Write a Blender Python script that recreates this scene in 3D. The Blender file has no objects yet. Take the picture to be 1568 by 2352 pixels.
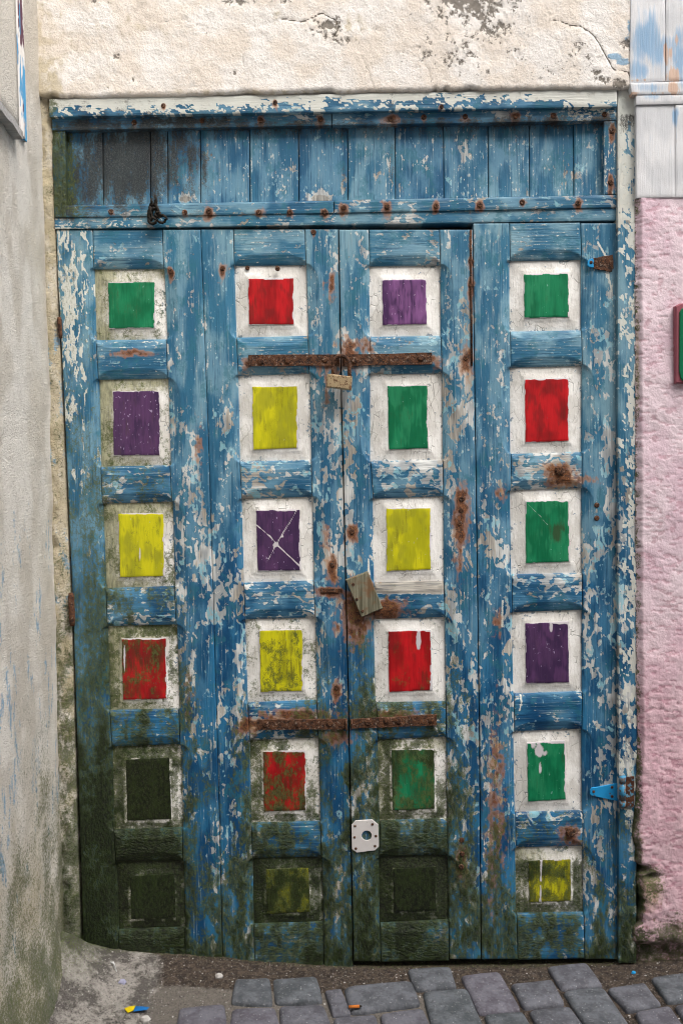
import bpy, math, random
import numpy as np
from mathutils import Vector, Matrix

random.seed(7)
S = bpy.context.scene
col = S.collection
# ------------------------------------------------------------------ camera
W0, H0, F = 1568.0, 2352.0, 1950.0          # photo measuring frame and focal length in it
TILT, ROLL = math.radians(2.9), 0.014
CAMD = 2.34
fw = np.array([0, math.cos(TILT), -math.sin(TILT)])
r0 = np.array([1.0, 0, 0]); u0 = np.array([0, math.sin(TILT), math.cos(TILT)])
RT = r0*math.cos(ROLL) - u0*math.sin(ROLL)
UP = u0*math.cos(ROLL) + r0*math.sin(ROLL)
def ray(px, py):
    px = np.asarray(px, float); py = np.asarray(py, float)
    a = (px-W0/2)/F; b = (py-H0/2)/F
    return fw + a[..., None]*RT - b[..., None]*UP
_d = ray(812, 2222)
CAM = np.array([0.0, -CAMD, -_d[2]*CAMD/_d[1]])    # camera height puts the door foot at z = 0
def P(px, py, y=0.0):                              # measured point -> point on the plane at depth y
    d = ray(px, py); t = (y-CAM[1])/d[..., 1]
    return CAM + d*t[..., None]
def G(px, py, z=0.0):                              # measured point -> point on the ground at height z
    d = ray(px, py); t = (z-CAM[2])/d[..., 2]
    return CAM + d*t[..., None]
def PX(x, z):                                      # point of the facade -> measuring frame
    v = np.stack([x-CAM[0], np.full_like(x, -CAM[1]), z-CAM[2]], -1)
    k = v@fw
    return W0/2+F*(v@RT)/k, H0/2-F*(v@UP)/k
cam = bpy.data.cameras.new('camera'); co = bpy.data.objects.new('camera', cam); col.objects.link(co)
M = Matrix([[RT[i], UP[i], -fw[i], CAM[i]] for i in range(3)]+[[0, 0, 0, 1]])
co.matrix_world = M
cam.sensor_fit = 'HORIZONTAL'; cam.sensor_width = 36; cam.lens = F/W0*36
cam.clip_start = 0.05; cam.clip_end = 500
S.camera = co
S.render.resolution_x = 682; S.render.resolution_y = 1024
# ------------------------------------------------------------------ light
SUN_EL, SUN_AZ = math.radians(58), math.radians(42)     # azimuth measured from the facade's normal towards the right
w = bpy.data.worlds.new('World'); S.world = w; w.use_nodes = True
nt = w.node_tree
sky = nt.nodes.new('ShaderNodeTexSky'); sky.sky_type = 'NISHITA'; sky.sun_disc = False
sky.sun_elevation = SUN_EL; sky.sun_rotation = math.pi-SUN_AZ
sky.air_density = 1.0; sky.dust_density = 4.0; sky.ozone_density = 1.0
hs = nt.nodes.new('ShaderNodeHueSaturation'); hs.inputs['Saturation'].default_value = .45          # veiled sky
nt.links.new(sky.outputs[0], hs.inputs['Color']); nt.links.new(hs.outputs[0], nt.nodes['Background'].inputs[0])
nt.nodes['Background'].inputs[1].default_value = 0.12
sl = bpy.data.lights.new('sun', 'SUN'); sl.energy = 1.3; sl.angle = math.radians(35); sl.color = (1, .955, .89)
so = bpy.data.objects.new('sun', sl); col.objects.link(so)
sd = Vector((math.sin(SUN_AZ)*math.cos(SUN_EL), -math.cos(SUN_AZ)*math.cos(SUN_EL), math.sin(SUN_EL)))
so.rotation_euler = sd.to_track_quat('Z', 'Y').to_euler(); so.location = (2, -4, 6)
S.view_settings.view_transform = 'Standard'; S.view_settings.look = 'None'
S.view_settings.gamma = 1; S.view_settings.exposure = 1.3
S.render.engine = 'CYCLES'
S.cycles.max_bounces = 3; S.cycles.diffuse_bounces = 2; S.cycles.glossy_bounces = 2; S.cycles.filter_width = 1.1

# ------------------------------------------------------------------ numpy noise
def _h(i, j, s):
    n = (i*374761393 + j*668265263 + s*362437) & 0xffffffff
    n = ((n ^ (n >> 13))*1274126177) & 0xffffffff
    n = ((n ^ (n >> 15))*2246822519) & 0xffffffff
    return ((n ^ (n >> 14)) & 0xffff)/65535.0
def vn(x, y, s=0):
    x = np.asarray(x, float); y = np.asarray(y, float)
    i = np.floor(x).astype(np.int64); j = np.floor(y).astype(np.int64)
    u = x-i; v = y-j; u = u*u*(3-2*u); v = v*v*(3-2*v)
    return (_h(i, j, s)*(1-u)+_h(i+1, j, s)*u)*(1-v)+(_h(i, j+1, s)*(1-u)+_h(i+1, j+1, s)*u)*v
def fbm(x, y, s=0, o=4, r=.5):
    t = 0; a = 1; n = 0
    for k in range(o):
        t = t+a*vn(x*2**k, y*2**k, s+k*17); n += a; a *= r
    return t/n
def fld(px, py, seed, sx, sy, o=3, r=.5):           # noise flattened to an even 0..1 spread
    t = fbm(px/sx+seed*3.7, py/sy-seed*1.9, seed, o, r); z = (t-.5)/{1: .235, 2: .185, 3: .165, 4: .155}.get(o, .15)
    return 1/(1+np.exp(-1.702*z))
def even(t, sd): return 1/(1+np.exp(-1.702*(t-.5)/sd))
def sst(a, b, x):
    t = np.clip((x-a)/(b-a), 0, 1); return t*t*(3-2*t)
def blob(px, py, L):
    t = np.zeros_like(px)
    for (x, y, rx, ry, s) in L:
        t = np.maximum(t, s*np.exp(-((px-x)/rx)**2-((py-y)/ry)**2))
    return t
def table(px, py, X, Y, T):
    X = np.array(X, float); Y = np.array(Y, float); T = np.array(T, float)
    i = np.clip(np.searchsorted(X, px)-1, 0, len(X)-2); j = np.clip(np.searchsorted(Y, py)-1, 0, len(Y)-2)
    u = np.clip((px-X[i])/(X[i+1]-X[i]), 0, 1); v = np.clip((py-Y[j])/(Y[j+1]-Y[j]), 0, 1)
    return (T[j, i]*(1-u)+T[j, i+1]*u)*(1-v)+(T[j+1, i]*(1-u)+T[j+1, i+1]*u)*v
def polydist(px, py, pts):
    d = np.full(px.shape, 1e9)
    for (x0, y0), (x1, y1) in zip(pts[:-1], pts[1:]):
        dx, dy = x1-x0, y1-y0; L = dx*dx+dy*dy
        t = np.clip(((px-x0)*dx+(py-y0)*dy)/L, 0, 1)
        d = np.minimum(d, np.hypot(px-x0-t*dx, py-y0-t*dy))
    return d

# ------------------------------------------------------------------ wear maps of the woodwork (what has peeled, grown or rusted where)
CX = [130, 230, 300, 410, 460, 500, 560, 640, 720, 770, 800, 845, 940, 1030, 1085, 1110, 1160, 1260, 1345, 1410]
RY = [530, 700, 900, 1100, 1300, 1500, 1650, 1800, 1950, 2080, 2200]
PEEL = [
 [.30, .25, .15, .22, .25, .25, .20, .20, .35, .40, .30, .25, .30, .45, .30, .22, .22, .12, .25, .30],
 [.30, .30, .20, .32, .36, .36, .30, .25, .42, .55, .35, .30, .25, .55, .50, .30, .25, .15, .34, .50],
 [.25, .30, .30, .38, .52, .46, .38, .35, .60, .62, .60, .55, .35, .62, .58, .34, .30, .20, .36, .60],
 [.22, .28, .35, .48, .55, .52, .48, .40, .58, .60, .62, .50, .40, .55, .55, .52, .50, .35, .48, .62],
 [.15, .22, .35, .62, .68, .52, .50, .45, .58, .64, .48, .50, .40, .48, .50, .58, .52, .35, .50, .66],
 [.08, .15, .30, .62, .64, .56, .54, .45, .58, .66, .55, .52, .40, .55, .58, .62, .64, .40, .50, .68],
 [.05, .10, .25, .50, .60, .58, .52, .40, .56, .60, .55, .50, .40, .58, .60, .62, .62, .42, .50, .66],
 [.05, .10, .10, .48, .58, .60, .55, .35, .56, .58, .48, .45, .35, .62, .62, .60, .55, .40, .58, .68],
 [.05, .10, .10, .35, .46, .58, .55, .35, .52, .55, .48, .42, .30, .55, .55, .58, .50, .36, .52, .62],
 [.05, .10, .10, .30, .42, .58, .54, .35, .48, .50, .42, .40, .30, .50, .52, .52, .45, .36, .48, .56],
 [.05, .10, .10, .30, .40, .50, .48, .35, .42, .45, .40, .35, .30, .45, .48, .45, .42, .35, .45, .50]]
MOSS = [
 [.25, .08, .05, .02, .00, .00, .00, .00, .00, .00, .00, .00, .00, .00, .00, .00, .00, .00, .00, .00],
 [.28, .15, .08, .05, .00, .00, .02, .00, .00, .00, .00, .00, .00, .00, .05, .00, .00, .00, .00, .00],
 [.28, .22, .15, .10, .00, .00, .04, .02, .05, .03, .05, .08, .00, .06, .05, .00, .00, .00, .00, .00],
 [.38, .34, .26, .16, .04, .00, .04, .05, .05, .03, .05, .10, .03, .08, .05, .00, .00, .00, .00, .00],
 [.44, .40, .32, .20, .08, .02, .05, .08, .08, .05, .12, .15, .08, .12, .10, .03, .03, .00, .00, .00],
 [.60, .58, .44, .32, .16, .06, .12, .15, .20, .15, .22, .26, .16, .20, .12, .06, .06, .03, .05, .06],
 [.68, .66, .64, .46, .24, .12, .28, .32, .38, .32, .44, .50, .44, .38, .22, .12, .10, .06, .08, .12],
 [.92, .96, .96, .74, .30, .22, .44, .42, .42, .30, .56, .64, .52, .46, .32, .24, .24, .14, .12, .18],
 [.96, 1.0, 1.0, .86, .22, .30, .48, .76, .58, .36, .60, .72, .88, .66, .44, .36, .32, .30, .26, .26],
 [1.0, 1.0, 1.0, .86, .32, .48, .56, .76, .72, .44, .66, .80, .92, .76, .50, .44, .40, .48, .36, .40],
 [1.0, 1.0, 1.0, .86, .54, .68, .74, .80, .84, .62, .78, .86, .92, .82, .62, .58, .52, .58, .54, .62]]
RUST = [(375, 242, 10, 10, .8), (632, 234, 10, 12, .8), (1014, 244, 8, 8, .6), (308, 281, 9, 9, .8), (464, 275, 9, 9, .5),
 (598, 275, 14, 14, .9), (736, 273, 16, 16, .9), (897, 272, 32, 12, 1.1), (973, 267, 10, 10, .9), (1068, 268, 14, 14, .7), (1183, 268, 18, 15, 1),
 (1271, 266, 16, 14, 1), (1388, 262, 14, 12, .7), (255, 486, 9, 9, .7), (424, 487, 10, 10, .7), (480, 484, 16, 18, 1.1), (594, 487, 15, 13, 1),
 (665, 486, 13, 10, .9), (745, 486, 12, 13, 1), (789, 477, 17, 18, 1.1), (889, 474, 16, 18, 1.1), (1001, 473, 12, 15, 1), (1101, 470, 13, 16, 1),
 (1199, 464, 10, 11, .8), (1327, 466, 14, 16, .9), (1405, 300, 11, 28, 1.1), (1402, 418, 10, 24, 1.1), (392, 622, 9, 14, 1), (511, 618, 9, 14, 1),
 (720, 533, 7, 8, .7), (762, 645, 8, 22, 1), (1081, 560, 4, 60, .5), (1081, 600, 7, 14, 1), (1081, 660, 8, 26, 1), (1069, 822, 16, 26, 1), (1060, 1150, 18, 32, 1.1),
 (1056, 1200, 18, 36, 1.1), (1054, 1265, 12, 40, .6), (1060, 1970, 14, 40, 1), (808, 1222, 14, 16, 1.1), (763, 1298, 14, 26, 1.1), (775, 1440, 14, 14, .6), (773, 1580, 12, 18, .9),
 (760, 1357, 34, 9, 1.1), (760, 830, 60, 22, .55), (800, 800, 26, 26, .9), (840, 792, 22, 18, .6), (1285, 1083, 38, 22, 1.1), (1310, 1100, 50, 12, .7), (1310, 1912, 26, 18, 1),
 (820, 1395, 36, 40, 1.1), (880, 1395, 46, 20, 1.2), (830, 1330, 30, 16, .6), (815, 1440, 30, 30, .8), (566, 1664, 22, 14, 1), (680, 1640, 90, 12, .9), (900, 1640, 90, 12, .8),
 (580, 1664, 20, 16, .9), (770, 1690, 40, 16, .8), (1140, 1800, 22, 150, .62), (1130, 1950, 16, 120, .55), (565, 829, 16, 12, .8), (1000, 822, 14, 14, .7), (750, 1230, 12, 30, .5),
 (305, 808, 50, 8, .7), (430, 1580, 20, 40, .45), (455, 1010, 14, 40, .5), (742, 650, 4, 20, .5), (750, 880, 10, 30, .5), (1140, 1420, 16, 30, .5), (1145, 1130, 20, 14, .6)]
RUSTL = [r for r in RUST]
def flakes(px, py, sx, sy, seed=0):                  # where paint lets go first: ragged chips of several sizes, 0..1 evenly spread
    wx = px+9*(fbm(px/22, py/30, seed+61, 2)-.5)*2; wy = py+12*(fbm(px/22, py/30, seed+67, 2)-.5)*2
    t = .26*fbm(wx/(50*sx), wy/(50*sy), seed+3, 3)+.34*fbm(wx/(15*sx), wy/(15*sy), seed+5, 2)+.40*fbm(wx/(6.5*sx), wy/(6.5*sy), seed+7, 2)
    return even(t, .106)
def wear(px, py, level=False):
    """per-vertex wear of the blue woodwork: (peel, moss, rust), (chalk, tone, grime), (fade, bare, cyan)"""
    wx = px+18*(fbm(px/60, py/90, 5)-.5)*2; wy = py+30*(fbm(px/50, py/60, 9)-.5)*2
    peel = table(wx, wy, CX, RY, PEEL)
    moss = table(wx, wy, CX, RY, MOSS)
    peel = np.maximum(peel, blob(px, py, [(1395, 760, 16, 200, .72), (1058, 860, 20, 160, .66), (745, 960, 26, 110, .72), (820, 930, 26, 130, .66), (440, 1400, 24, 120, .74),
        (455, 1080, 20, 90, .66), (1400, 1500, 16, 200, .78), (1060, 720, 16, 70, .62), (1110, 660, 14, 50, .55), (760, 740, 18, 40, .62), (515, 1020, 14, 30, .62), (1150, 1520, 34, 130, .7)]))
    sx, sy = (1.7, .75) if level else (.8, 1.6)
    rust = np.zeros_like(px)
    for (x, y, rx, ry, s) in RUST:
        if y < 525: rx, ry = rx*.72, ry*.72
        rust = np.maximum(rust, s*np.exp(-((px-x)/rx)**2-((py-y-ry*.25*(py > y))/(ry*np.where(py > y, 1.5, 1)))**2))
    rust = np.where(rust > .02, rust+1.0*(fbm(px/7, py/11, 15)-.5), 0)
    wc = sst(232, 150, px)*sst(1300, 560, py)*sst(500, 540, py); chalk = .10+1.6*sst(-.05, .05, flakes(px, py, .55, 2.2, 40)-(1-.62*wc))
    chalk = np.maximum(chalk, .34*sst(1250, 700, py)*(vn(px/90, py/200, 31)))
    chalk = np.maximum(chalk, blob(px, py, [(250, 610, 30, 30, .3), (300, 790, 90, 14, .5), (620, 1345, 70, 10, .4), (300, 1350, 70, 12, .5), (330, 1075, 70, 10, .4)]))
    for pl in ([(1372, 556), (1392, 590), (1398, 640), (1404, 668)], [(1196, 1598), (1197, 1615), (1193, 1632)], [(1330, 1600), (1336, 1604)], [(1154, 1380), (1153, 1440)], [(846, 1285), (848, 1320)], [(858, 1560), (862, 1600)], [(384, 790), (386, 812)], [(1335, 1870), (1338, 1890)]):
        chalk = np.maximum(chalk, 2.2*sst(2.6, 1.2, polydist(px, py, pl)))
    tone = table(px, py, [130, 400, 800, 1400], [200, 530, 800, 1100, 1400, 1700, 2300],
                 [[.45, .5, .5, .5], [.30, .22, .22, .18], [.40, .32, .30, .2], [.5, .62, .56, .45], [.6, .85, .8, .7], [.7, 1, .95, .9], [.8, 1, 1, 1]])
    tone = tone+.35*(fld(px, py, 71, 60, 120)-.5)
    tone = np.maximum(tone, blob(px, py, [(1340, 1355, 60, 30, 1.3)]))
    grime = blob(px, py, [(280, 375, 150, 110, 1.05), (330, 330, 80, 70, .95), (220, 340, 60, 60, .8), (190, 430, 60, 90, .8), (430, 280, 170, 18, .85), (420, 345, 80, 60, .7), (190, 290, 60, 26, .75), (150, 470, 40, 50, .9), (470, 380, 10, 60, .6), (900, 330, 8, 120, .5), (790, 400, 10, 50, .5)])
    gl = py+.0181*(px-150)
    grime = np.maximum(grime, .55*sst(345, 296, gl)*sst(280, 290, gl))
    grime = np.where(grime > .03, grime+.38*(fld(px, py, 81, 14, 40)-.5), 0)
    return {'peel': peel, 'moss': moss, 'rust': rust, 'chalk': chalk, 'tone': tone, 'grime': grime, 'flake': flakes(px, py, sx, sy),
            'sx': sx, 'sy': sy}
def pack(px, py, d):
    cl = .55*(fld(px, py, 95, 44*d['sx'], 90*d['sy'], 2)-.5)+.25*(fld(px, py, 96, 16, 30, 2)-.5)
    cov = np.clip(np.where(d['peel'] < 1, np.clip(d['peel']+cl*sst(.05, .45, d['peel']), 0, .95), d['peel']), 0, 1.6); cov = np.where(cov < 1, .80*cov**2.2, cov)
    sx, sy = d['sx'], d['sy']
    fade = fld(px, py, 21, 30*sx, 30*sy*1.5); bare = fld(px, py, 23, 40*sx, 40*sy*1.4); cyan = fld(px, py, 27, 26, 34)
    bare = np.where(d['peel'] > 1, np.maximum(bare, .95), bare); cyan = np.where(d['peel'] > 1, .4, cyan); am = sst(0, .5, d['moss'])*(1-.55*sst(270, 215, px)*sst(1750, 1600, py)); ms = d['moss']-.06+.26*sst(.72, 1.0, d['moss'])+.62*(fld(px, py, 33, 30, 60, 4)-.5)*am+.42*(fld(px, py, 34, 8, 15, 2)-.5)*am
    return np.stack([d['flake']-(1-cov), ms, d['rust']], -1), np.stack([d['chalk'], d['tone'], d['grime']], -1), np.stack([fade, bare, cyan], -1)
def wear_up(px, py): return pack(px, py, wear(px, py))
def wear_level(px, py): return pack(px, py, wear(px, py, True))

# ------------------------------------------------------------------ mesh helpers
def link(o, parent=None, base=None):
    col.objects.link(o)
    if parent is not None:
        o.parent = parent
        if parent.type == 'EMPTY': o.location = Vector(o.location)-Vector(parent.location)
    return o
def tag(o, label=None, cat=None, group=None, kind=None):
    if label: o['label'] = label
    if cat: o['category'] = cat
    if group: o['group'] = group
    if kind: o['kind'] = kind
    return o
def thing(name, loc, label, cat, group=None):
    o = bpy.data.objects.new(name, None); o.empty_display_size = .05; o.location = loc; col.objects.link(o)
    return tag(o, label, cat, group)
def mesh_obj(name, verts, faces, mat, parent=None, smooth=False, attrs=None, loc=(0, 0, 0)):
    me = bpy.data.meshes.new(name); me.from_pydata([tuple(map(float, v)) for v in verts], [], faces)
    if smooth is True: me.polygons.foreach_set('use_smooth', [True]*len(me.polygons))
    elif smooth is not False: me.polygons.foreach_set('use_smooth', smooth)
    if attrs:
        for k, a in attrs.items():
            t = me.attributes.new(k, 'FLOAT_VECTOR', 'POINT'); t.data.foreach_set('vector', np.ascontiguousarray(a, dtype=np.float32).ravel())
    me.materials.append(mat); me.update()
    o = bpy.data.objects.new(name, me); o.location = loc
    return link(o, parent)
def grid_slab(name, pxg, pyg, y0, disp, thick, mat, parent, wearf=wear_up, round_=.0013, pts=None):
    """a slab whose front is a fine sheet: pxg, pyg = measuring-frame grids, disp = depth (m, + is inwards) per vertex"""
    n, m = pxg.shape
    pts = P(pxg, pyg, y0) if pts is None else pts
    d = np.zeros((n, m)) if disp is None else np.array(disp, float)
    e = np.zeros((n, m)); e[0] = e[-1] = 1; e[:, 0] = 1; e[:, -1] = 1
    pts = pts.copy(); pts[..., 1] += d+e*round_
    idx = np.arange(n*m).reshape(n, m)
    q = np.stack([idx[:-1, :-1], idx[1:, :-1], idx[1:, 1:], idx[:-1, 1:]], -1).reshape(-1, 4)
    ring = np.concatenate([idx[0, :], idx[1:, -1], idx[-1, -2::-1], idx[-2:0:-1, 0]])
    rv = pts.reshape(-1, 3)[ring]; bv = rv.copy(); bv[:, 1] = y0+thick
    k = len(ring); a = n*m; r1 = a+np.arange(k); r2 = a+k+np.arange(k); nx = np.roll(np.arange(k), -1)
    sk = np.stack([r1, r1[nx], r2[nx], r2], -1)
    V = np.concatenate([pts.reshape(-1, 3), rv, bv]); Fc = np.concatenate([q, sk])
    at = None
    if wearf:
        fp = np.concatenate([pxg.ravel(), pxg.ravel()[ring], pxg.ravel()[ring]]); fq = np.concatenate([pyg.ravel(), pyg.ravel()[ring], pyg.ravel()[ring]])
        at = dict(zip(('wear_a', 'wear_b', 'wear_c'), wearf(fp, fq)))
    return mesh_obj(name, V, Fc.tolist(), mat, parent, smooth=[True]*len(q)+[False]*len(sk), attrs=at)
def quad_grid(tl, tr, br, bl, step=4.0):
    L = lambda a, b: math.hypot(a[0]-b[0], a[1]-b[1])
    m = max(2, int(max(L(tl, tr), L(bl, br))/step)+1); n = max(2, int(max(L(tl, bl), L(tr, br))/step)+1)
    u = np.linspace(0, 1, m)[None, :]; v = np.linspace(0, 1, n)[:, None]
    f = lambda k: (tl[k]*(1-u)+tr[k]*u)*(1-v)+(bl[k]*(1-u)+br[k]*u)*v
    return f(0), f(1)
def lathe(prof, seg=10):                         # profile (r, h) turned about -y: h towards the viewer
    V = []; Fc = []
    for r, h in prof:
        for k in range(seg):
            a = 2*math.pi*k/seg; V.append((r*math.cos(a), -h, r*math.sin(a)))
    for i in range(len(prof)-1):
        for k in range(seg):
            a, b = i*seg+k, i*seg+(k+1) % seg; Fc.append((a, b, b+seg, a+seg))
    Fc.append(tuple(range((len(prof)-1)*seg, len(prof)*seg)))
    return V, Fc
def tube(path, rad, seg=8, jitter=0):
    path = [Vector(p) for p in path]; V = []; Fc = []; up = Vector((.3, .2, .93)).normalized()
    for i, p in enumerate(path):
        t = (path[min(i+1, len(path)-1)]-path[max(i-1, 0)]).normalized()
        a = t.cross(up).normalized() if abs(t.dot(up)) < .98 else t.cross(Vector((1, 0, 0))).normalized()
        b = t.cross(a); r = rad[i] if hasattr(rad, '__len__') else rad
        for k in range(seg):
            q = 2*math.pi*k/seg; rr = r*(1+jitter*random.uniform(-1, 1)); V.append(tuple(p+a*(rr*math.cos(q))+b*(rr*math.sin(q))))
    for i in range(len(path)-1):
        for k in range(seg):
            a, b = i*seg+k, i*seg+(k+1) % seg; Fc.append((a, b, b+seg, a+seg))
    Fc.append(tuple(range(seg))[::-1]); Fc.append(tuple(range((len(path)-1)*seg, len(path)*seg)))
    return V, Fc
def plate(name, poly, y0, thick, mat, parent, bev=.0012, holes=None, loc=(0, 0, 0), dome=0):
    """flat piece cut to an outline (measuring frame, clockwise), bevelled front edge"""
    pts = [P(x, y, y0) for x, y in poly]; c = sum(pts)/len(pts); n = len(pts); V = []; Fc = []
    for p in pts: V.append((p[0], y0+thick, p[2]))
    for p in pts: V.append((p[0], y0+bev, p[2]))
    for p in pts:
        d = c-p; d /= np.linalg.norm(d); V.append((p[0]+d[0]*bev, y0, p[2]+d[2]*bev))
    for i in range(n):
        j = (i+1) % n; Fc += [(i, i+n, j+n, j), (i+n, i+2*n, j+2*n, j+n)]
    if holes is None: Fc.append(tuple(range(2*n, 3*n))[::-1])
    else:
        hx, hy, hr = holes; hc = P(hx, hy, y0); k = len(V)
        ang = [math.atan2(V[2*n+i][2]-hc[2], V[2*n+i][0]-hc[0]) for i in range(n)]
        for a in ang: V.append((hc[0]+hr*math.cos(a), y0, hc[2]+hr*math.sin(a)))
        for a in ang: V.append((hc[0]+hr*math.cos(a), y0+thick, hc[2]+hr*math.sin(a)))
        for i in range(n):
            j = (i+1) % n; Fc += [(2*n+i, k+i, k+j, 2*n+j), (k+i, k+n+i, k+n+j, k+j)]
    return mesh_obj(name, V, Fc, mat, parent, loc=loc)

# ------------------------------------------------------------------ material helper
def lin(r, g, b):
    f = lambda c: (c/255/12.92) if c <= 10 else ((c/255+.055)/1.055)**2.4
    return (f(r), f(g), f(b), 1)
class Mat:
    def __init__(s, name):
        s.m = bpy.data.materials.new(name); s.m.use_nodes = True; s.t = s.m.node_tree
        s.b = s.t.nodes['Principled BSDF']; s.b.inputs['Specular IOR Level'].default_value = .35
        s.pos = s.t.nodes.new('ShaderNodeNewGeometry').outputs['Position']
    def n(s, k): return s.t.nodes.new('ShaderNode'+k)
    def put(s, sock, v):
        if isinstance(v, bpy.types.NodeSocket): s.t.links.new(v, sock)
        elif v is not None: sock.default_value = v
    def math(s, op, a, b=None, c=None, clamp=False):
        n = s.n('Math'); n.operation = op; n.use_clamp = clamp
        s.put(n.inputs[0], a); s.put(n.inputs[1], b)
        if c is not None: s.put(n.inputs[2], c)
        return n.outputs[0]
    def add(s, a, b): return s.math('ADD', a, b)
    def mul(s, a, b): return s.math('MULTIPLY', a, b)
    def sub(s, a, b): return s.math('SUBTRACT', a, b)
    def sc(s, v): n = s.n('VectorMath'); n.operation = 'MULTIPLY'; s.put(n.inputs[0], s.pos); n.inputs[1].default_value = v; return n.outputs[0]
    def noise(s, sc, detail=4, rough=.55, dist=0, off=0):
        if not hasattr(sc, '__len__'): sc = (sc, sc, sc)
        v = s.sc(sc)
        if off:
            a = s.n('VectorMath'); a.operation = 'ADD'; s.put(a.inputs[0], v); a.inputs[1].default_value = (off, off*1.7, off*.6); v = a.outputs[0]
        n = s.n('TexNoise'); s.put(n.inputs['Vector'], v); n.inputs['Scale'].default_value = 1
        n.inputs['Detail'].default_value = detail; n.inputs['Roughness'].default_value = rough; n.inputs['Distortion'].default_value = dist
        return n.outputs[0]
    def vor(s, sc, feature='F1', rand=1):
        if not hasattr(sc, '__len__'): sc = (sc, sc, sc)
        n = s.n('TexVoronoi'); n.feature = feature; s.put(n.inputs['Vector'], s.sc(sc)); n.inputs['Scale'].default_value = 1; n.inputs['Randomness'].default_value = rand
        return n
    def step(s, x, a, b):
        n = s.n('MapRange'); n.interpolation_type = 'SMOOTHSTEP'; s.put(n.inputs[0], x); s.put(n.inputs[1], a); s.put(n.inputs[2], b); return n.outputs[0]
    def mix(s, f, a, b, mode='MIX'):
        n = s.n('Mix'); n.data_type = 'RGBA'; n.blend_type = mode; s.put(n.inputs[0], f); s.put(n.inputs[6], a); s.put(n.inputs[7], b); return n.outputs[2]
    def attr(s, name):
        n = s.n('Attribute'); n.attribute_name = name; x = s.n('SeparateXYZ'); s.t.links.new(n.outputs['Vector'], x.inputs[0]); return x.outputs
    def bump(s, h, dist, strength=1.0, prev=None):
        n = s.n('Bump'); n.inputs['Strength'].default_value = strength; n.inputs['Distance'].default_value = dist; s.put(n.inputs['Height'], h)
        if prev: s.t.links.new(prev, n.inputs['Normal'])
        return n.outputs[0]
    def out(s, c, rough=.7, nrm=None, metal=None):
        s.put(s.b.inputs['Base Color'], c); s.put(s.b.inputs['Roughness'], rough)
        if nrm: s.t.links.new(nrm, s.b.inputs['Normal'])
        if metal is not None: s.put(s.b.inputs['Metallic'], metal)
        return s.m
def moss_layer(m, c, moss, n1, n2, amt=.95):
    """algae film, then thick dark growth (the attribute already carries the patchiness)"""
    v = m.add(moss, m.mul(m.step(moss, -.02, .18), m.add(m.mul(m.sub(n1, .5), 1.2), m.mul(m.sub(n2, .5), .8))))
    c = m.mix(m.mul(m.step(v, .16, .55), .84), c, m.mix(m.step(n1, .35, .65), (.026, .040, .009, 1), (.095, .122, .032, 1)))
    thick = m.mul(m.step(v, .56, .95), amt)
    tc = m.mix(m.step(v, .75, 1.25), m.mix(m.step(n1, .36, .64), (.009, .018, .0035, 1), (.034, .058, .009, 1)), m.mix(m.step(n1, .38, .62), (.0032, .0055, .0022, 1), (.017, .028, .0065, 1))); tc = m.mix(m.mul(m.step(n2, .60, .70), .75), tc, (.085, .085, .055, 1))
    return m.mix(thick, c, tc), thick
def rust_col(m):
    a = m.noise(90, 4, .65); b = m.noise(300, 2, .6)
    c = m.mix(m.step(a, .35, .6), (.022, .011, .008, 1), (.105, .044, .022, 1)); c = m.mix(m.mul(m.step(b, .56, .7), .7), c, (.27, .11, .04, 1))
    return c, a, b
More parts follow.
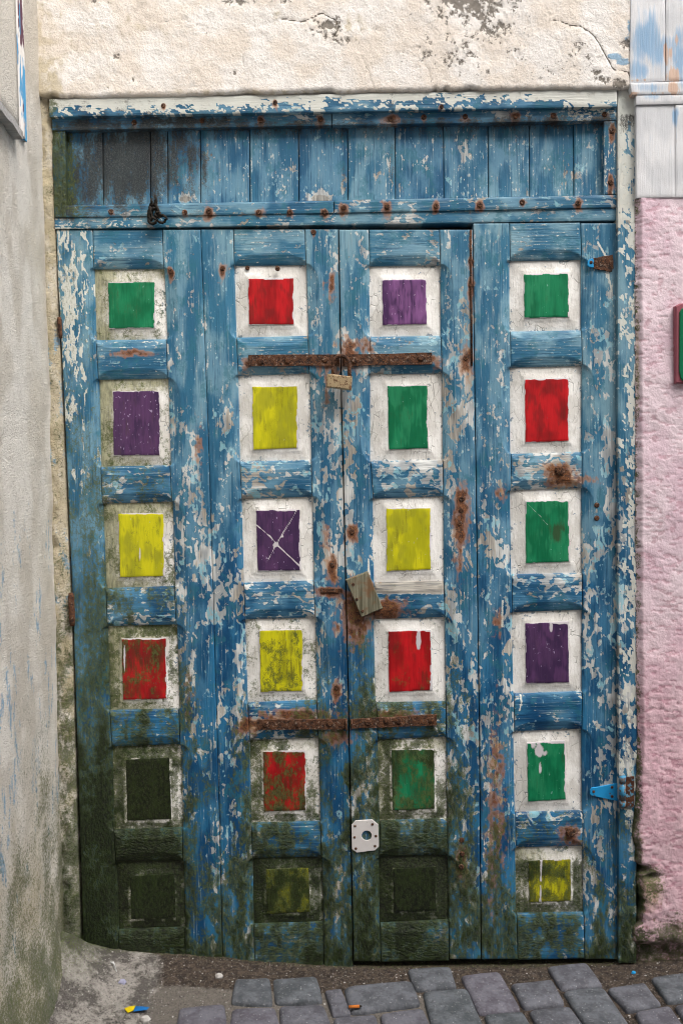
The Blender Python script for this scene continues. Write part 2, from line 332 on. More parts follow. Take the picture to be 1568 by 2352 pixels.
def painted(name, axis):
    """old blue paint on boards; axis = direction of the grain"""
    m = Mat(name)
    st = lambda a, l: (a, a, l) if axis == 'z' else (l, a, a)
    a = m.attr('wear_a'); b = m.attr('wear_b'); q = m.attr('wear_c')
    grain = m.noise(st(250, 11), 3, .6, .1); C = m.noise(st(170, 95), 3, .6); fine = m.noise(520, 1)
    gj = m.sub(grain, .5); cj = m.sub(C, .5)
    pv = m.add(a[0], m.add(m.mul(cj, 1.0), m.mul(gj, .45)))
    mask = m.step(pv, -.015, .015); rim = m.mul(m.sub(m.step(pv, -.11, -.05), mask), m.step(q[2], .45, .7))
    fade = m.add(q[0], m.add(m.mul(gj, .9), m.mul(cj, .5)))
    light = m.mix(m.step(fade, .1, .9), lin(58, 120, 150), lin(130, 168, 182)); deep = m.mix(m.step(fade, .1, .95), lin(8, 70, 112), lin(42, 112, 154))
    pc = m.mix(b[1], light, deep)
    pc = m.mix(m.mul(m.step(m.add(q[2], cj), .25, .0), .55), pc, lin(46, 112, 128))
    pc = m.mix(m.mul(m.step(grain, .57, .68), .5), pc, lin(140, 160, 168)); pc = m.mix(m.mul(m.step(grain, .42, .30), .5), pc, lin(16, 58, 92))
    wood = m.mix(m.step(grain, .3, .7), lin(74, 62, 48), lin(178, 164, 142))
    und = m.mix(m.step(m.add(q[0], gj), .3, .8), lin(160, 165, 168), lin(210, 212, 210))
    und = m.mix(m.mul(m.step(m.add(q[1], gj), .70, .85), .6), und, wood); und = m.mix(m.mul(m.step(m.add(q[2], cj), .80, .87), .6), und, lin(108, 192, 214))
    und = m.mix(m.mul(m.step(grain, .45, .3), .5), und, lin(86, 84, 80))
    c = m.mix(mask, pc, und); c = m.mix(m.mul(rim, .45), c, lin(158, 196, 210))
    ch = m.step(m.sub(m.add(m.mul(C, .6), m.mul(grain, .4)), m.sub(.66, m.mul(b[0], .17))), -.008, .012); c = m.mix(m.mul(ch, .88), c, lin(224, 224, 214))
    rc = m.mix(m.step(C, .35, .62), (.035, .013, .008, 1), (.19, .066, .024, 1)); rc = m.mix(m.step(fine, .58, .7), rc, (.40, .17, .06, 1)); rv = m.add(a[2], m.mul(cj, .5))
    c = m.mix(m.mul(m.step(rv, .22, .55), .55), c, lin(186, 122, 62)); c = m.mix(m.mul(m.step(rv, .50, .84), .92), c, rc)
    gv = m.add(b[2], m.add(m.mul(cj, 1.0), m.add(m.mul(gj, .7), m.mul(m.sub(fine, .5), .9)))); c = m.mix(m.mul(m.step(gv, .25, .75), .93), c, m.mix(m.step(fine, .45, .75), (.016, .016, .015, 1), (.11, .11, .10, 1)))
    c, tk = moss_layer(m, c, a[1], C, fine)
    h = m.add(m.add(m.mul(m.sub(1.0, mask), .9), m.mul(grain, .5)), m.add(m.mul(ch, .12), m.add(m.mul(m.mul(tk, C), 2.0), m.mul(C, .3))))
    return m.out(c, m.add(.5, m.mul(mask, .3)), m.bump(h, .0019, 1.0))
WOODV = painted('blue_paint_upright_grain', 'z'); WOODH = painted('blue_paint_level_grain', 'x')
def white_panel():
    m = Mat('white_panel_paint'); a = m.attr('wear_a'); b = m.attr('wear_b'); q = m.attr('wear_c')
    br = m.noise((190, 190, 40), 3, .6, .3); C = m.noise(120, 3, .6); fine = m.noise(520, 1); cj = m.sub(C, .5)
    c = m.mix(m.step(m.add(q[0], cj), .1, .9), lin(222, 219, 213), lin(246, 244, 240)); c = m.mix(m.mul(m.step(br, .58, .72), .4), c, lin(160, 156, 146))
    ck = m.vor((52, 52, 30), 'DISTANCE_TO_EDGE').outputs['Distance']; cm = m.mul(m.step(ck, .035, .0), m.step(m.add(q[1], cj), .65, .8)); c = m.mix(m.mul(cm, .55), c, lin(110, 105, 95))
    chip = m.step(m.add(m.add(m.mul(C, .7), m.mul(q[2], .35)), m.mul(b[0], .2)), .80, .83); c = m.mix(m.mul(chip, .8), c, lin(104, 130, 150))
    gv = m.add(b[2], m.add(m.mul(m.sub(q[1], .5), .25), m.add(m.mul(cj, .8), m.mul(m.sub(fine, .5), .6)))); c = m.mix(m.mul(m.step(gv, .15, .85), .82), c, m.mix(m.step(br, .3, .7), lin(104, 106, 66), lin(168, 166, 124)))
    c, tk = moss_layer(m, c, a[1], C, fine)
    return m.out(c, .6, m.bump(m.add(m.add(m.mul(br, .7), m.mul(C, .6)), m.sub(m.mul(m.mul(tk, C), 1.5), m.mul(cm, .5))), .0018, 1.0))
PANEL = white_panel()
def field_paint(name, c0, c1, c2, speck):
    m = Mat(name); a = m.attr('wear_a'); b = m.attr('wear_b'); q = m.attr('wear_c')
    br = m.noise((150, 150, 16), 3, .6, .2); C = m.noise((140, 140, 80), 3, .6); fine = m.noise(500, 1); bj = m.sub(br, .5)
    c = m.mix(m.step(m.add(m.mul(q[0], .6), m.mul(br, .8)), .4, 1.0), c0, c1); c = m.mix(m.mul(m.step(m.add(m.mul(q[1], .6), m.mul(br, .9)), .72, 1.0), .6), c, c2)
    w = m.step(m.sub(C, m.sub(.76, m.mul(b[0], .20))), -.005, .01); c = m.mix(m.mul(w, .85), c, speck)
    gv = m.add(b[2], m.add(m.mul(bj, 1.1), m.add(m.mul(m.sub(q[2], .5), .5), m.mul(m.sub(fine, .5), .4)))); c = m.mix(m.mul(m.step(gv, .2, .75), .72), c, lin(58, 52, 26))
    c, tk = moss_layer(m, c, a[1], C, fine)
    c = m.mix(m.step(m.add(a[0], m.mul(m.sub(C, .5), .5)), .42, .62), c, lin(210, 204, 208))
    return m.out(c, .42, m.bump(m.add(m.mul(br, .7), m.add(m.mul(w, -.3), m.mul(m.mul(tk, C), 1.4))), .0013, 1.0))
FIELD = {
 'green': field_paint('green_paint', lin(0, 104, 66), lin(18, 128, 84), lin(44, 140, 96), lin(130, 185, 170)),
 'red': field_paint('red_paint', lin(150, 14, 20), lin(200, 24, 32), lin(112, 26, 26), lin(120, 60, 70)),
 'purple': field_paint('purple_paint', lin(62, 40, 76), lin(82, 54, 92), lin(98, 62, 106), lin(180, 165, 195)),
 'mauve': field_paint('mauve_paint', lin(70, 42, 84), lin(130, 84, 138), lin(140, 92, 146), lin(200, 180, 205)),
 'yellow': field_paint('yellow_paint', lin(176, 174, 22), lin(212, 206, 24), lin(150, 150, 40), lin(190, 200, 190))}
def rusty():
    m = Mat('rusted_iron'); c, a, b = rust_col(m)
    pale = m.step(m.noise(120, 4, .7, off=8), .57, .66); c = m.mix(m.mul(pale, .55), c, lin(168, 148, 132))
    return m.out(c, .85, m.bump(m.add(a, m.mul(b, .6)), .004, .9))
RUSTM = rusty()
def brassy():
    m = Mat('tarnished_brass'); c, a, b = rust_col(m); g = m.noise(60, 4, .6)
    base = m.mix(g, lin(172, 148, 112), lin(206, 186, 152)); k = m.step(m.add(a, m.mul(m.sub(b, .5), .4)), .53, .6)
    return m.out(m.mix(m.mul(k, .9), base, c), m.add(.42, m.mul(k, .4)), m.bump(m.add(a, m.mul(b, .4)), .0015, .7), m.mul(m.sub(1.0, k), .55))
BRASS = brassy()
def enamel(name, c1, c2, wear_t, under):
    m = Mat(name); c, a, b = rust_col(m); n = m.noise(30, 4)
    p = m.mix(n, c1, c2); k = m.step(m.noise(70, 5, .65, off=2), wear_t, wear_t+.03)
    u = m.mix(m.step(a, .45, .6), under, c)
    return m.out(m.mix(k, p, u), .5, m.bump(m.add(m.mul(k, -.6), m.mul(b, .3)), .001, .8))
CYAN = enamel('sky_blue_enamel', lin(20, 140, 205), lin(44, 158, 216), .60, lin(110, 130, 140))
CYANW = enamel('worn_sky_blue_enamel', lin(40, 130, 180), lin(80, 150, 180), .47, lin(120, 120, 118))
WHITEIRON = enamel('white_enamelled_steel', lin(205, 200, 198), lin(228, 224, 222), .66, lin(176, 130, 96))
def rawwood(name, c1, c2, c3, axis='z'):
    m = Mat(name); st = (lambda a, l: (a, a, l)) if axis == 'z' else (lambda a, l: (l, a, a))
    g = m.noise(st(170, 7), 5, .65, .4); n = m.noise(30, 4); c = m.mix(m.step(g, .3, .7), c1, c2); c = m.mix(m.mul(m.step(n, .5, .65), .6), c, c3)
    return m.out(c, .85, m.bump(g, .002, .8))
BLOCK = rawwood('weathered_block_wood', lin(82, 80, 62), lin(140, 136, 116), lin(120, 78, 44))
RAWH = rawwood('fresh_bare_wood', lin(150, 132, 116), lin(204, 190, 176), lin(170, 160, 152), 'x')
BACKING = rawwood('dark_gap_backing', lin(22, 18, 14), lin(40, 33, 26), lin(30, 26, 20))  # near-black for the added backing, stands in for the unlit room
def flat(name, c, rough=.7, metal=0):
    m = Mat(name); n = m.noise(80, 4); d = tuple(x*.72 for x in c[:3])+(1,); return m.out(m.mix(n, d, c), rough, m.bump(n, .001, .6), metal)

# ------------------------------------------------------------------ plaster
def plaster(name, kind):
    m = Mat(name); a = m.attr('wear_a'); b = m.attr('wear_b'); q = m.attr('wear_c')   # a: bare patch, moss, ochre   b: crack, blue, second colour   c: three tonal fields
    n3 = m.noise(150, 4, .65); n4 = m.noise(480, 1); j3 = m.sub(n3, .5); j4 = m.sub(n4, .5)
    if kind == 'white':
        c = m.mix(m.step(m.add(q[0], m.mul(j3, 2.0)), -.1, 1.1), lin(232, 221, 209), lin(244, 240, 236)); c = m.mix(m.mul(m.step(m.add(n3, m.mul(j4, .4)), .56, .70), .5), c, lin(172, 156, 138))
    elif kind == 'pink':
        c = m.mix(m.step(q[0], .1, .9), lin(222, 194, 206), lin(232, 212, 220)); c = m.mix(b[2], c, m.mix(q[1], lin(208, 158, 170), lin(230, 190, 198)))
        c = m.mix(m.mul(m.step(m.add(q[2], m.mul(j3, .8)), .70, .92), m.add(.42, m.mul(b[2], .2))), c, lin(172, 112, 128)); c = m.mix(m.mul(m.step(n3, .58, .68), m.mul(b[2], .7)), c, lin(150, 98, 108))
    else:
        c = m.mix(m.step(m.add(q[0], j3), .1, .9), lin(214, 207, 195), lin(236, 231, 222)); c = m.mix(m.mul(m.step(m.add(m.mul(q[1], .6), m.mul(j3, 1.6)), .46, .9), .42), c, lin(160, 147, 134))
    c = m.mix(m.mul(m.step(m.add(a[2], m.mul(j3, .8)), .25, .8), .6), c, m.mix(n3, lin(150, 128, 76), lin(196, 178, 124)))
    c = m.mix(m.mul(m.step(m.add(b[1], m.mul(j3, .6)), .46, .56), .8), c, m.mix(n3, lin(54, 132, 186), lin(150, 188, 206)))
    pm = m.step(m.add(a[0], m.add(m.mul(j3, 1.3), m.mul(j4, .6))), .47, .57); c = m.mix(m.mul(pm, .93), c, m.mix(n4, lin(96, 90, 82), lin(144, 136, 126)))
    cr = m.step(m.add(b[0], m.mul(j3, .6)), .45, .75); c = m.mix(m.mul(cr, .8), c, lin(78, 64, 50))
    c, tk = moss_layer(m, c, a[1], n3, n4, .9)
    if kind == 'grey': c = m.mix(m.mul(m.step(m.add(m.mul(n4, .6), m.mul(n3, .5)), .46, .40), .55), c, lin(104, 92, 78))
    h = m.add(m.mul(n3, 1.0), m.sub(m.mul(n4, .25 if kind != 'grey' else .5), m.add(m.mul(pm, .7), m.mul(cr, .8))))
    return m.out(c, .92, m.bump(h, {'white': .0022, 'pink': .0017, 'grey': .0075}[kind], .9))
PL_WHITE, PL_PINK, PL_GREY = plaster('white_limewash', 'white'), plaster('pink_stucco', 'pink'), plaster('grey_render', 'grey')

def sheet_attr(o_name, pts, w1, w2, mat, parent=None, flip=False, w3=None):
    w3 = w1*0+.5 if w3 is None else w3
    n, m = pts.shape[:2]; idx = np.arange(n*m).reshape(n, m)
    q = np.stack([idx[:-1, :-1], idx[1:, :-1], idx[1:, 1:], idx[:-1, 1:]], -1).reshape(-1, 4)
    if flip: q = q[:, ::-1]
    return mesh_obj(o_name, pts.reshape(-1, 3), q.tolist(), mat, parent, smooth=True, attrs={'wear_a': w1.reshape(-1, 3), 'wear_b': w2.reshape(-1, 3), 'wear_c': w3.reshape(-1, 3)})
def box(name, lo, hi, mat, parent=None, w1=(0, 0, 0), w2=(0, 0, 0)):
    x0, y0, z0 = lo; x1, y1, z1 = hi
    V = [(x0, y0, z0), (x1, y0, z0), (x1, y1, z0), (x0, y1, z0), (x0, y0, z1), (x1, y0, z1), (x1, y1, z1), (x0, y1, z1)]
    Fc = [(0, 3, 2, 1), (4, 5, 6, 7), (0, 1, 5, 4), (1, 2, 6, 5), (2, 3, 7, 6), (3, 0, 4, 7)]
    return mesh_obj(name, V, Fc, mat, parent, attrs={'wear_a': np.tile(w1, (8, 1)), 'wear_b': np.tile(w2, (8, 1)), 'wear_c': np.tile((.5, .4, .4), (8, 1))})

# wall over the door -------------------------------------------------
WALLY = -.034
wall = thing('plaster_wall', (0, WALLY, 2.4), 'cracked white limewashed wall with grey bare patches above the blue door', 'wall')
EDGE = [(60, 222), (100, 218), (118, 214), (130, 219), (150, 222), (172, 219), (190, 222), (215, 222), (250, 219), (330, 219), (420, 218), (540, 212), (570, 208), (600, 214), (660, 212), (720, 208), (762, 204), (775, 211),
        (800, 211), (840, 208), (900, 208), (990, 207), (1000, 200), (1012, 205), (1024, 200), (1035, 205), (1060, 203), (1080, 199), (1110, 205), (1160, 204), (1200, 203), (1290, 202), (1320, 203), (1360, 202), (1420, 202), (1450, 200), (1520, 200)]
ex = np.array(EDGE, float)
xs = np.arange(60, 1456, 3.0); ns = 96
top = -700.0
v = np.linspace(0, 1, ns)[:, None]
vv = np.where(v < .75, v/.75*.30, .30+(v-.75)/.25*.70)           # fine near the door, coarse above the frame
eb = np.interp(xs, ex[:, 0], ex[:, 1])[None, :]+2.2*(fbm(xs/9, xs*0, 3)-.5)[None, :]*2
gx = np.repeat(xs[None, :], ns, 0); gy = eb+(top-eb)*vv
gy = gy[::-1]
pts = P(gx, gy, WALLY)
d = .006*(fbm(gx/110, gy/110, 2, 4)-.5)+.0024*(fbm(gx/14, gy/14, 4, 4)-.5)
CR = [[(1270, 45), (1300, 52), (1330, 60), (1352, 70), (1368, 85), (1378, 100), (1390, 125), (1403, 150), (1412, 160), (1440, 165), (1448, 178)], [(640, 42), (668, 46), (690, 50), (720, 40), (730, 30), (750, 34), (772, 48), (778, 62), (766, 82)],
      [(176, 108), (170, 120), (160, 124)], [(480, 50), (470, 85), (450, 120), (438, 150)], [(160, 183), (180, 172), (195, 168)], [(820, 40), (830, 75), (820, 110), (845, 160), (860, 205)], [(560, 150), (556, 120), (575, 80)],
      [(920, 120), (960, 130), (985, 160), (990, 190)], [(1180, 70), (1195, 100), (1185, 150)], [(360, 50), (420, 44), (470, 60)], [(265, 165), (262, 190), (240, 205)]]
crk = np.zeros_like(gx)
jx = gx+6*(fbm(gx/14, gy/14, 8)-.5); jy = gy+6*(fbm(gx/14, gy/14, 18)-.5)
for i, c in enumerate(CR): crk = np.maximum(crk, (1 if i < 2 else .62)*sst(2.8 if i < 2 else 2.2, .4, polydist(jx, jy, c)))
rc_ = random.Random(3)
for k in range(34):
    x, y = rc_.uniform(120, 1420), rc_.uniform(0, 190); an = rc_.uniform(0, 6.28); pl_ = [(x, y)]
    for j in range(rc_.randint(4, 9)): an += rc_.uniform(-.8, .8); x += 11*math.cos(an); y += 11*math.sin(an); pl_.append((x, y))
    crk = np.maximum(crk, rc_.uniform(.42, .58)*sst(2.0, .3, polydist(jx, jy, pl_)))
bare = blob(gx, gy, [(1085, 5, 110, 50, .80), (1120, 60, 90, 60, .52), (1040, 110, 110, 70, .42), (1070, 140, 60, 40, .45), (750, 62, 46, 30, .74), (790, 90, 40, 16, .55), (860, 45, 20, 40, .3), (225, 2, 26, 9, .66), (540, 6, 50, 12, .74),
     (640, 2, 30, 8, .6), (266, 130, 14, 10, .7), (1435, 100, 16, 18, .9), (1448, 112, 14, 14, .7), (1425, 190, 26, 16, .8), (1385, 180, 24, 16, .64), (1310, 62, 10, 7, .8), (1518, 10, 10, 9, .8), (560, 185, 60, 14, .34), (1250, 160, 60, 30, .38),
     (1370, 165, 12, 10, .7), (1100, 165, 30, 20, .48), (306, 183, 8, 7, .7), (540, 165, 10, 8, .5), (1340, 120, 60, 50, .4), (1180, 120, 40, 40, .40)])
bare = np.maximum(bare, .34*sst(0, -200, gy)*fbm(gx/200, gy/200, 77)*1.6)
och = np.maximum(.85*sst(190, 95, gx)*(.5+.5*sst(60, 220, gy)), blob(gx, gy, [(800, 60, 60, 40, .5), (640, 40, 60, 20, .4), (300, 60, 140, 50, .35), (600, 210, 500, 8, .45)]))
och = np.maximum(och, .30*sst(600, 60, gx))
blue = blob(gx, gy, [(1410, 128, 22, 10, .9), (1430, 140, 26, 14, .75), (1440, 90, 12, 20, .6), (1447, 60, 14, 40, .6)])
bare = np.where(bare > .02, bare+.45*(fld(gx, gy, 51, 14, 14)-.5)+.35*(fld(gx, gy, 56, 6, 6, 2)-.5)-.06, 0); och = och+.4*(fld(gx, gy, 52, 12, 16)-.5)
d = d+.0016*sst(.42, .58, bare)+.002*crk
d[-1] += .004; d[-2] += .0015
pts = pts.copy(); pts[..., 1] += d
# lower lip turns back towards the beam
lip = pts[-1:].copy(); lip[..., 1] = .03
pts = np.concatenate([pts, lip]); cat = lambda a: np.concatenate([a, a[-1:]])
w1 = np.stack([cat(bare), np.zeros_like(cat(bare))+.0, cat(och)], -1); w2 = np.stack([cat(crk), cat(blue), cat(bare)*0], -1)
w3 = np.stack([cat(fld(gx, gy, 53, 60, 60)), cat(fld(gx, gy, 54, 20, 20)), cat(fld(gx, gy, 55, 20, 20))], -1)
sheet_attr('plaster_face', pts, w1, w2, PL_WHITE, wall, w3=w3)

# wall to the right -------------------------------------------------
pw = thing('stucco_wall', (1.1, WALLY, 0), 'pale pink rough stucco wall beside the blue door, broken and mossy at its foot', 'wall')
LE = np.array([(440, 1461), (700, 1462), (1000, 1462), (1300, 1463), (1600, 1465), (1700, 1468), (1800, 1463), (1840, 1463), (1870, 1460), (1926, 1454), (1955, 1463), (1984, 1461), (2003, 1478), (2014, 1466), (2058, 1470), (2078, 1476), (2109, 1467), (2124, 1472), (2138, 1458), (2160, 1456), (2197, 1463), (2212, 1468), (2260, 1468)], float)
ys = np.arange(446, 2240, 2.8)
u = np.linspace(0, 1, 110)[None, :]; uu = np.where(u < .8, u/.8*.12, .12+(u-.8)/.2*.88)
xl = np.interp(ys, LE[:, 0], LE[:, 1])[:, None]+2.0*(fbm(ys/10, ys*0, 41)-.5)[:, None]*2; gx = xl+(2900-xl)*uu; gy = np.repeat(ys[:, None], 110, 1)
pts = P(gx, gy, WALLY).copy()
low = .66*sst(1250, 1800, gy+160*(fbm(gx/120, gy/120, 6)-.5))
dent = fld(gx, gy, 57, 15, 5.5, 3)
d = .008*(fbm(gx/90, gy/90, 12, 4)-.5)+(.0014+.0024*low)*(fbm(gx/13, gy/10, 14, 4)-.5)+(.0009)*sst(.6, .95, dent)
edge = sst(14, 0, gx-xl)
dam = sst(1880, 2160, gy)*sst(130, 10, gx-1455)
hole = blob(gx, gy, [(1478, 2000, 16, 9, 1), (1500, 2016, 20, 8, .6), (1530, 2180, 60, 14, .6), (1500, 2190, 50, 12, .9)])
d = d+.012*edge+.02*hole+.012*dam*(fbm(gx/30, gy/30, 15)-.3)
d = d+.03*sst(2165, 2200, gy+26*(fbm(gx/26, gy/40, 19)-.5))
pts[..., 1] += d
moss = np.maximum(.62*sst(2080, 2200, gy+60*(fbm(gx/40, gy/40, 20)-.5)), .62*edge*sst(1500, 1950, gy)+.25*edge)
moss = moss+.5*(fld(gx, gy, 60, 16, 16)-.5)*sst(0, .1, moss)
moss = np.maximum(moss, blob(gx, gy, [(1490, 2012, 30, 22, .85), (1462, 1960, 14, 60, .8), (1500, 2040, 30, 30, .55), (1545, 2150, 40, 40, .7), (1480, 2170, 30, 40, .5)]))
bare = np.maximum(.5*edge, blob(gx, gy, [(1475, 2150, 22, 26, .75), (1490, 2060, 30, 50, .5), (1468, 1840, 10, 60, .7), (1480, 2190, 40, 14, .7)]))
och = np.maximum(blob(gx, gy, [(1466, 820, 5, 200, .7), (1492, 2050, 40, 60, .75)]), .3*edge)
bl = blob(gx, gy, [(1540, 1900, 50, 200, .18), (1520, 1700, 40, 120, .16), (1466, 1500, 5, 120, .4)])
lip = pts[:, :1].copy(); lip[..., 1] = .05
pts = np.concatenate([lip, pts], 1); cat = lambda a: np.concatenate([a[:, :1], a], 1)
pale = np.zeros_like(gx)
w1 = np.stack([cat(bare), cat(moss), cat(och)], -1); w2 = np.stack([cat(pale), cat(bl), cat(low)], -1)
w3 = np.stack([cat(fld(gx, gy, 58, 70, 90)), cat(fld(gx, gy, 59, 24, 24)), cat(dent)], -1)
sheet_attr('stucco_face', pts, w1, w2, PL_PINK, pw, w3=w3)

# whitewashed boards on the upper right ------------------------------
def washed():
    m = Mat('whitewashed_blue_boards'); a = m.attr('wear_a'); b = m.attr('wear_b'); q = m.attr('wear_c')
    g = m.noise((230, 230, 12), 3, .6, .2); f = m.noise(420, 1); gj = m.sub(g, .5)
    c = m.mix(q[0], lin(206, 208, 212), lin(230, 230, 232)); c = m.mix(m.mul(m.step(f, .55, .75), .3), c, lin(176, 172, 168))
    bv = m.add(b[1], m.add(m.mul(m.sub(q[0], .5), .6), gj)); c = m.mix(m.mul(m.step(bv, .2, .75), .85), c, m.mix(g, lin(70, 142, 196), lin(160, 190, 214)))
    ov = m.add(a[2], m.add(m.mul(m.sub(q[1], .5), .7), m.mul(gj, .9))); c = m.mix(m.mul(m.step(ov, .42, .6), .85), c, m.mix(g, lin(186, 138, 104), lin(232, 204, 182)))
    return m.out(c, .7, m.bump(m.add(g, m.mul(f, .3)), .0015, .8))
WASH = washed()
def washwear(px, py):
    z = np.zeros_like(px)
    bl = blob(px, py, [(1485, 90, 30, 60, .75), (1515, 140, 26, 60, .6), (1560, 120, 22, 80, .7), (1470, 160, 30, 30, .5), (1510, 200, 70, 14, .55), (1549, 270, 8, 24, 1.0), (1549, 262, 10, 14, .9), (1620, 150, 60, 100, .5), (1500, 220, 60, 8, .3)])
    oc = blob(px, py, [(1550, 100, 16, 60, .62), (1480, 184, 40, 5, .6), (1545, 204, 12, 14, .9), (1480, 213, 60, 4, .6), (1528, 120, 5, 60, .7), (1555, 170, 20, 16, .7), (1640, 120, 40, 60, .5)])
    return np.stack([z, z, oc], -1), np.stack([z, bl, z], -1), np.stack([fld(px, py, 63, 30, 60), fld(px, py, 64, 16, 34), z], -1)
brd = thing('board_cladding', (1.0, WALLY, 2.6), 'whitewashed boards with faded blue paint above the pink stucco wall', 'cladding')
def wslab(name, tl, tr, br_, bl_, y, th, parent, mat=WASH, wf=washwear, step=4, amp=.0015):
    gx, gy = quad_grid(tl, tr, br_, bl_, step); dd = amp*(fbm(gx/40, gy/60, int(tl[0]))-.5)*2
    return grid_slab(name, gx, gy, y, dd, th, mat, parent, wf)
wslab('plank', (1452, -500), (1527, -502), (1528, 184), (1447, 188), WALLY-.004, .06, brd)
wslab('plank', (1529, -502), (1640, -505), (1640, 182), (1530, 184), WALLY-.006, .06, brd)
wslab('plank', (1642, -505), (1800, -508), (1800, 180), (1642, 182), WALLY-.004, .06, brd)
wslab('rail', (1447, 189), (1800, 178), (1800, 210), (1452, 216), WALLY-.009, .06, brd)
wslab('rail', (1461, 217), (1800, 211), (1800, 231), (1461, 239), WALLY-.007, .06, brd)
wslab('plank', (1461, 241), (1550, 239), (1550, 452), (1462, 453), WALLY-.002, .05, brd)
wslab('plank', (1551, 239), (1800, 234), (1800, 450), (1551, 452), WALLY-.004, .05, brd)

# ------------------------------------------------------------------ screws
SCV, SCF = lathe([(.0075, -.002), (.0075, .001), (.0055, .0024), (.0022, .0026), (.0018, .0014)], 9)
_sc = bpy.data.meshes.new('screw'); _sc.from_pydata(SCV, [], SCF); _sc.materials.append(RUSTM)
BOV, BOF = lathe([(.011, -.002), (.011, .002), (.0085, .005), (.003, .006)], 9)
_bo = bpy.data.meshes.new('bolt'); _bo.from_pydata(BOV, [], BOF); _bo.materials.append(RUSTM)
def screw(px, py, y, parent, s=1.0, name='screw', me=None):
    o = bpy.data.objects.new(name, me or _sc); p = P(px, py, y); o.location = tuple(p); o.scale = (s, 1, s*random.uniform(.9, 1.1)); o.rotation_euler = (0, random.uniform(0, 3), 0)
    return link(o, parent)

# ------------------------------------------------------------------ the frame with its boarded transom
fr = thing('door_frame', (0, 0, 0), 'flaking blue and white timber door frame with boarded panel over the leaves', 'door frame')
def framewear(extra_chalk=None, extra_peel=None, moss=0, level=True, tn=0):
    def f(px, py):
        d = wear(px, py, level); up = py < 525
        d['peel'] = np.where(up, .05+.22*fbm(px/70, py/40, 88), d['peel']); d['moss'] = np.where(up, 0, d['moss'])
        if extra_chalk: d['chalk'] = np.maximum(d['chalk'], extra_chalk(px, py))
        if extra_peel: d['peel'] = np.maximum(d['peel'], extra_peel(px, py))
        if moss: d['moss'] = np.maximum(d['moss'], moss(px, py))
        d['tone'] = d['tone']+tn+.22*(py < 480)
        return pack(px, py, d)
    return f
# head beam: white upper half worn to blue below
white_on = lambda x, y, cov, sx, sy, sd: .1+2.4*sst(-.05, .05, flakes(x, y, sx, sy, sd)-(1-cov))
headw = framewear(lambda x, y: (lambda t: white_on(x, y, np.clip(.12+1.0*sst(.1, .95, t)*(.85+.1*sst(700, 200, x))+.18*sst(600, 150, x)+.5*sst(1230, 1320, x), 0, 1.1), 1.8, .5, 50))((257-.018*(x-784)-y)/42),
                  lambda x, y: .2+0*x, lambda x, y: .5*sst(150, 112, x))
wslab('head_beam', (113, 226), (1417, 203), (1417, 243), (113, 267), -.026, .08, fr, WOODH, headw, 3.2, .0012)
wslab('batten', (119, 270), (761, 259), (761, 286.5), (119, 298), -.010, .05, fr, WOODH, framewear(None, lambda x, y: .35+0*x, lambda x, y: .35*sst(200, 120, x)), 3.4, .0012)
wslab('batten', (763, 258), (1416, 246), (1416, 274.5), (763, 286), -.012, .05, fr, WOODH, framewear(lambda x, y: .9*sst(1240, 1330, x), lambda x, y: .4+0*x), 3.4, .0012)
wslab('batten', (1387, 275.5), (1416, 275), (1416, 445), (1388, 445.5), -.010, .05, fr, WOODV, framewear(lambda x, y: .5+0*x, lambda x, y: .45+0*x, 0, False), 3.2, .0012)
wslab('batten', (119, 299), (149, 298.5), (152, 497), (124, 498), -.008, .05, fr, WOODV, framewear(None, lambda x, y: .5+0*x, lambda x, y: .62+0*x, False), 3.2, .004)
seams = [150, 236, 345, 385, 460, 573, 685, 798, 907, 1018, 1120, 1215, 1317, 1387]
topy = lambda x: 290-.0178*(x-150)-0; boty = lambda x: 474-.0185*(x-150)
bareb = lambda x, y: blob(x, y, [(425, 456, 34, 18, 1.2), (735, 456, 42, 20, 1.25), (370, 452, 10, 14, 1), (1350, 420, 40, 50, .72), (790, 440, 10, 40, .8), (860, 400, 50, 60, .55), (1060, 380, 40, 90, .5)])
for i in range(13):
    a, b = seams[i]+1.1, seams[i+1]-1.1
    k = random.uniform(-.0025, .0025); tn = random.uniform(-.22, .22)
    wslab('plank', (a, topy(a)), (b, topy(b)), (b+1, boty(b)), (a+1, boty(a)), .012+k, .03, fr, WOODV, framewear(lambda x, y: .3*fbm(x/60, y/100, 91), bareb, (lambda x, y: .55*sst(200, 150, x)) if i < 2 else 0, False, tn), 2.8, .001)
wslab('batten', (150, 471), (766, 459.5), (766, 488), (152, 498), -.008, .05, fr, WOODH, framewear(None, lambda x, y: .38+0*x, lambda x, y: .3*sst(260, 160, x)), 3.4, .0012)
wslab('batten', (768, 459), (1416, 447), (1416, 475), (768, 487.5), -.009, .05, fr, WOODH, framewear(None, lambda x, y: .38+0*x), 3.4, .0012)
wslab('lower_rail', (124, 499), (1417, 476), (1417, 505), (126, 525), -.004, .05, fr, WOODH, framewear(lambda x, y: .75*sst(420, 240, x), lambda x, y: .45+0*x), 3.4, .0015)
for x, y in [(308, 281), (464, 276), (598, 276), (736, 273)]: screw(x, y, -.010, fr)
for x, y in [(897, 273), (973, 268), (1068, 267), (1183, 267), (1271, 265), (1388, 262)]: screw(x, y, -.012, fr)
for x, y in [(255, 486), (424, 487), (480, 484), (594, 487), (665, 486), (745, 486)]: screw(x, y, -.008, fr)
for x, y in [(789, 476), (889, 474), (1001, 473), (1101, 470), (1199, 464), (1327, 466)]: screw(x, y, -.009, fr)
for x, y in [(1405, 300), (1402, 418)]: screw(x, y, -.010, fr)
for x, y in [(375, 242), (632, 234), (1014, 244)]: screw(x, y, -.026, fr, .8, 'nail')
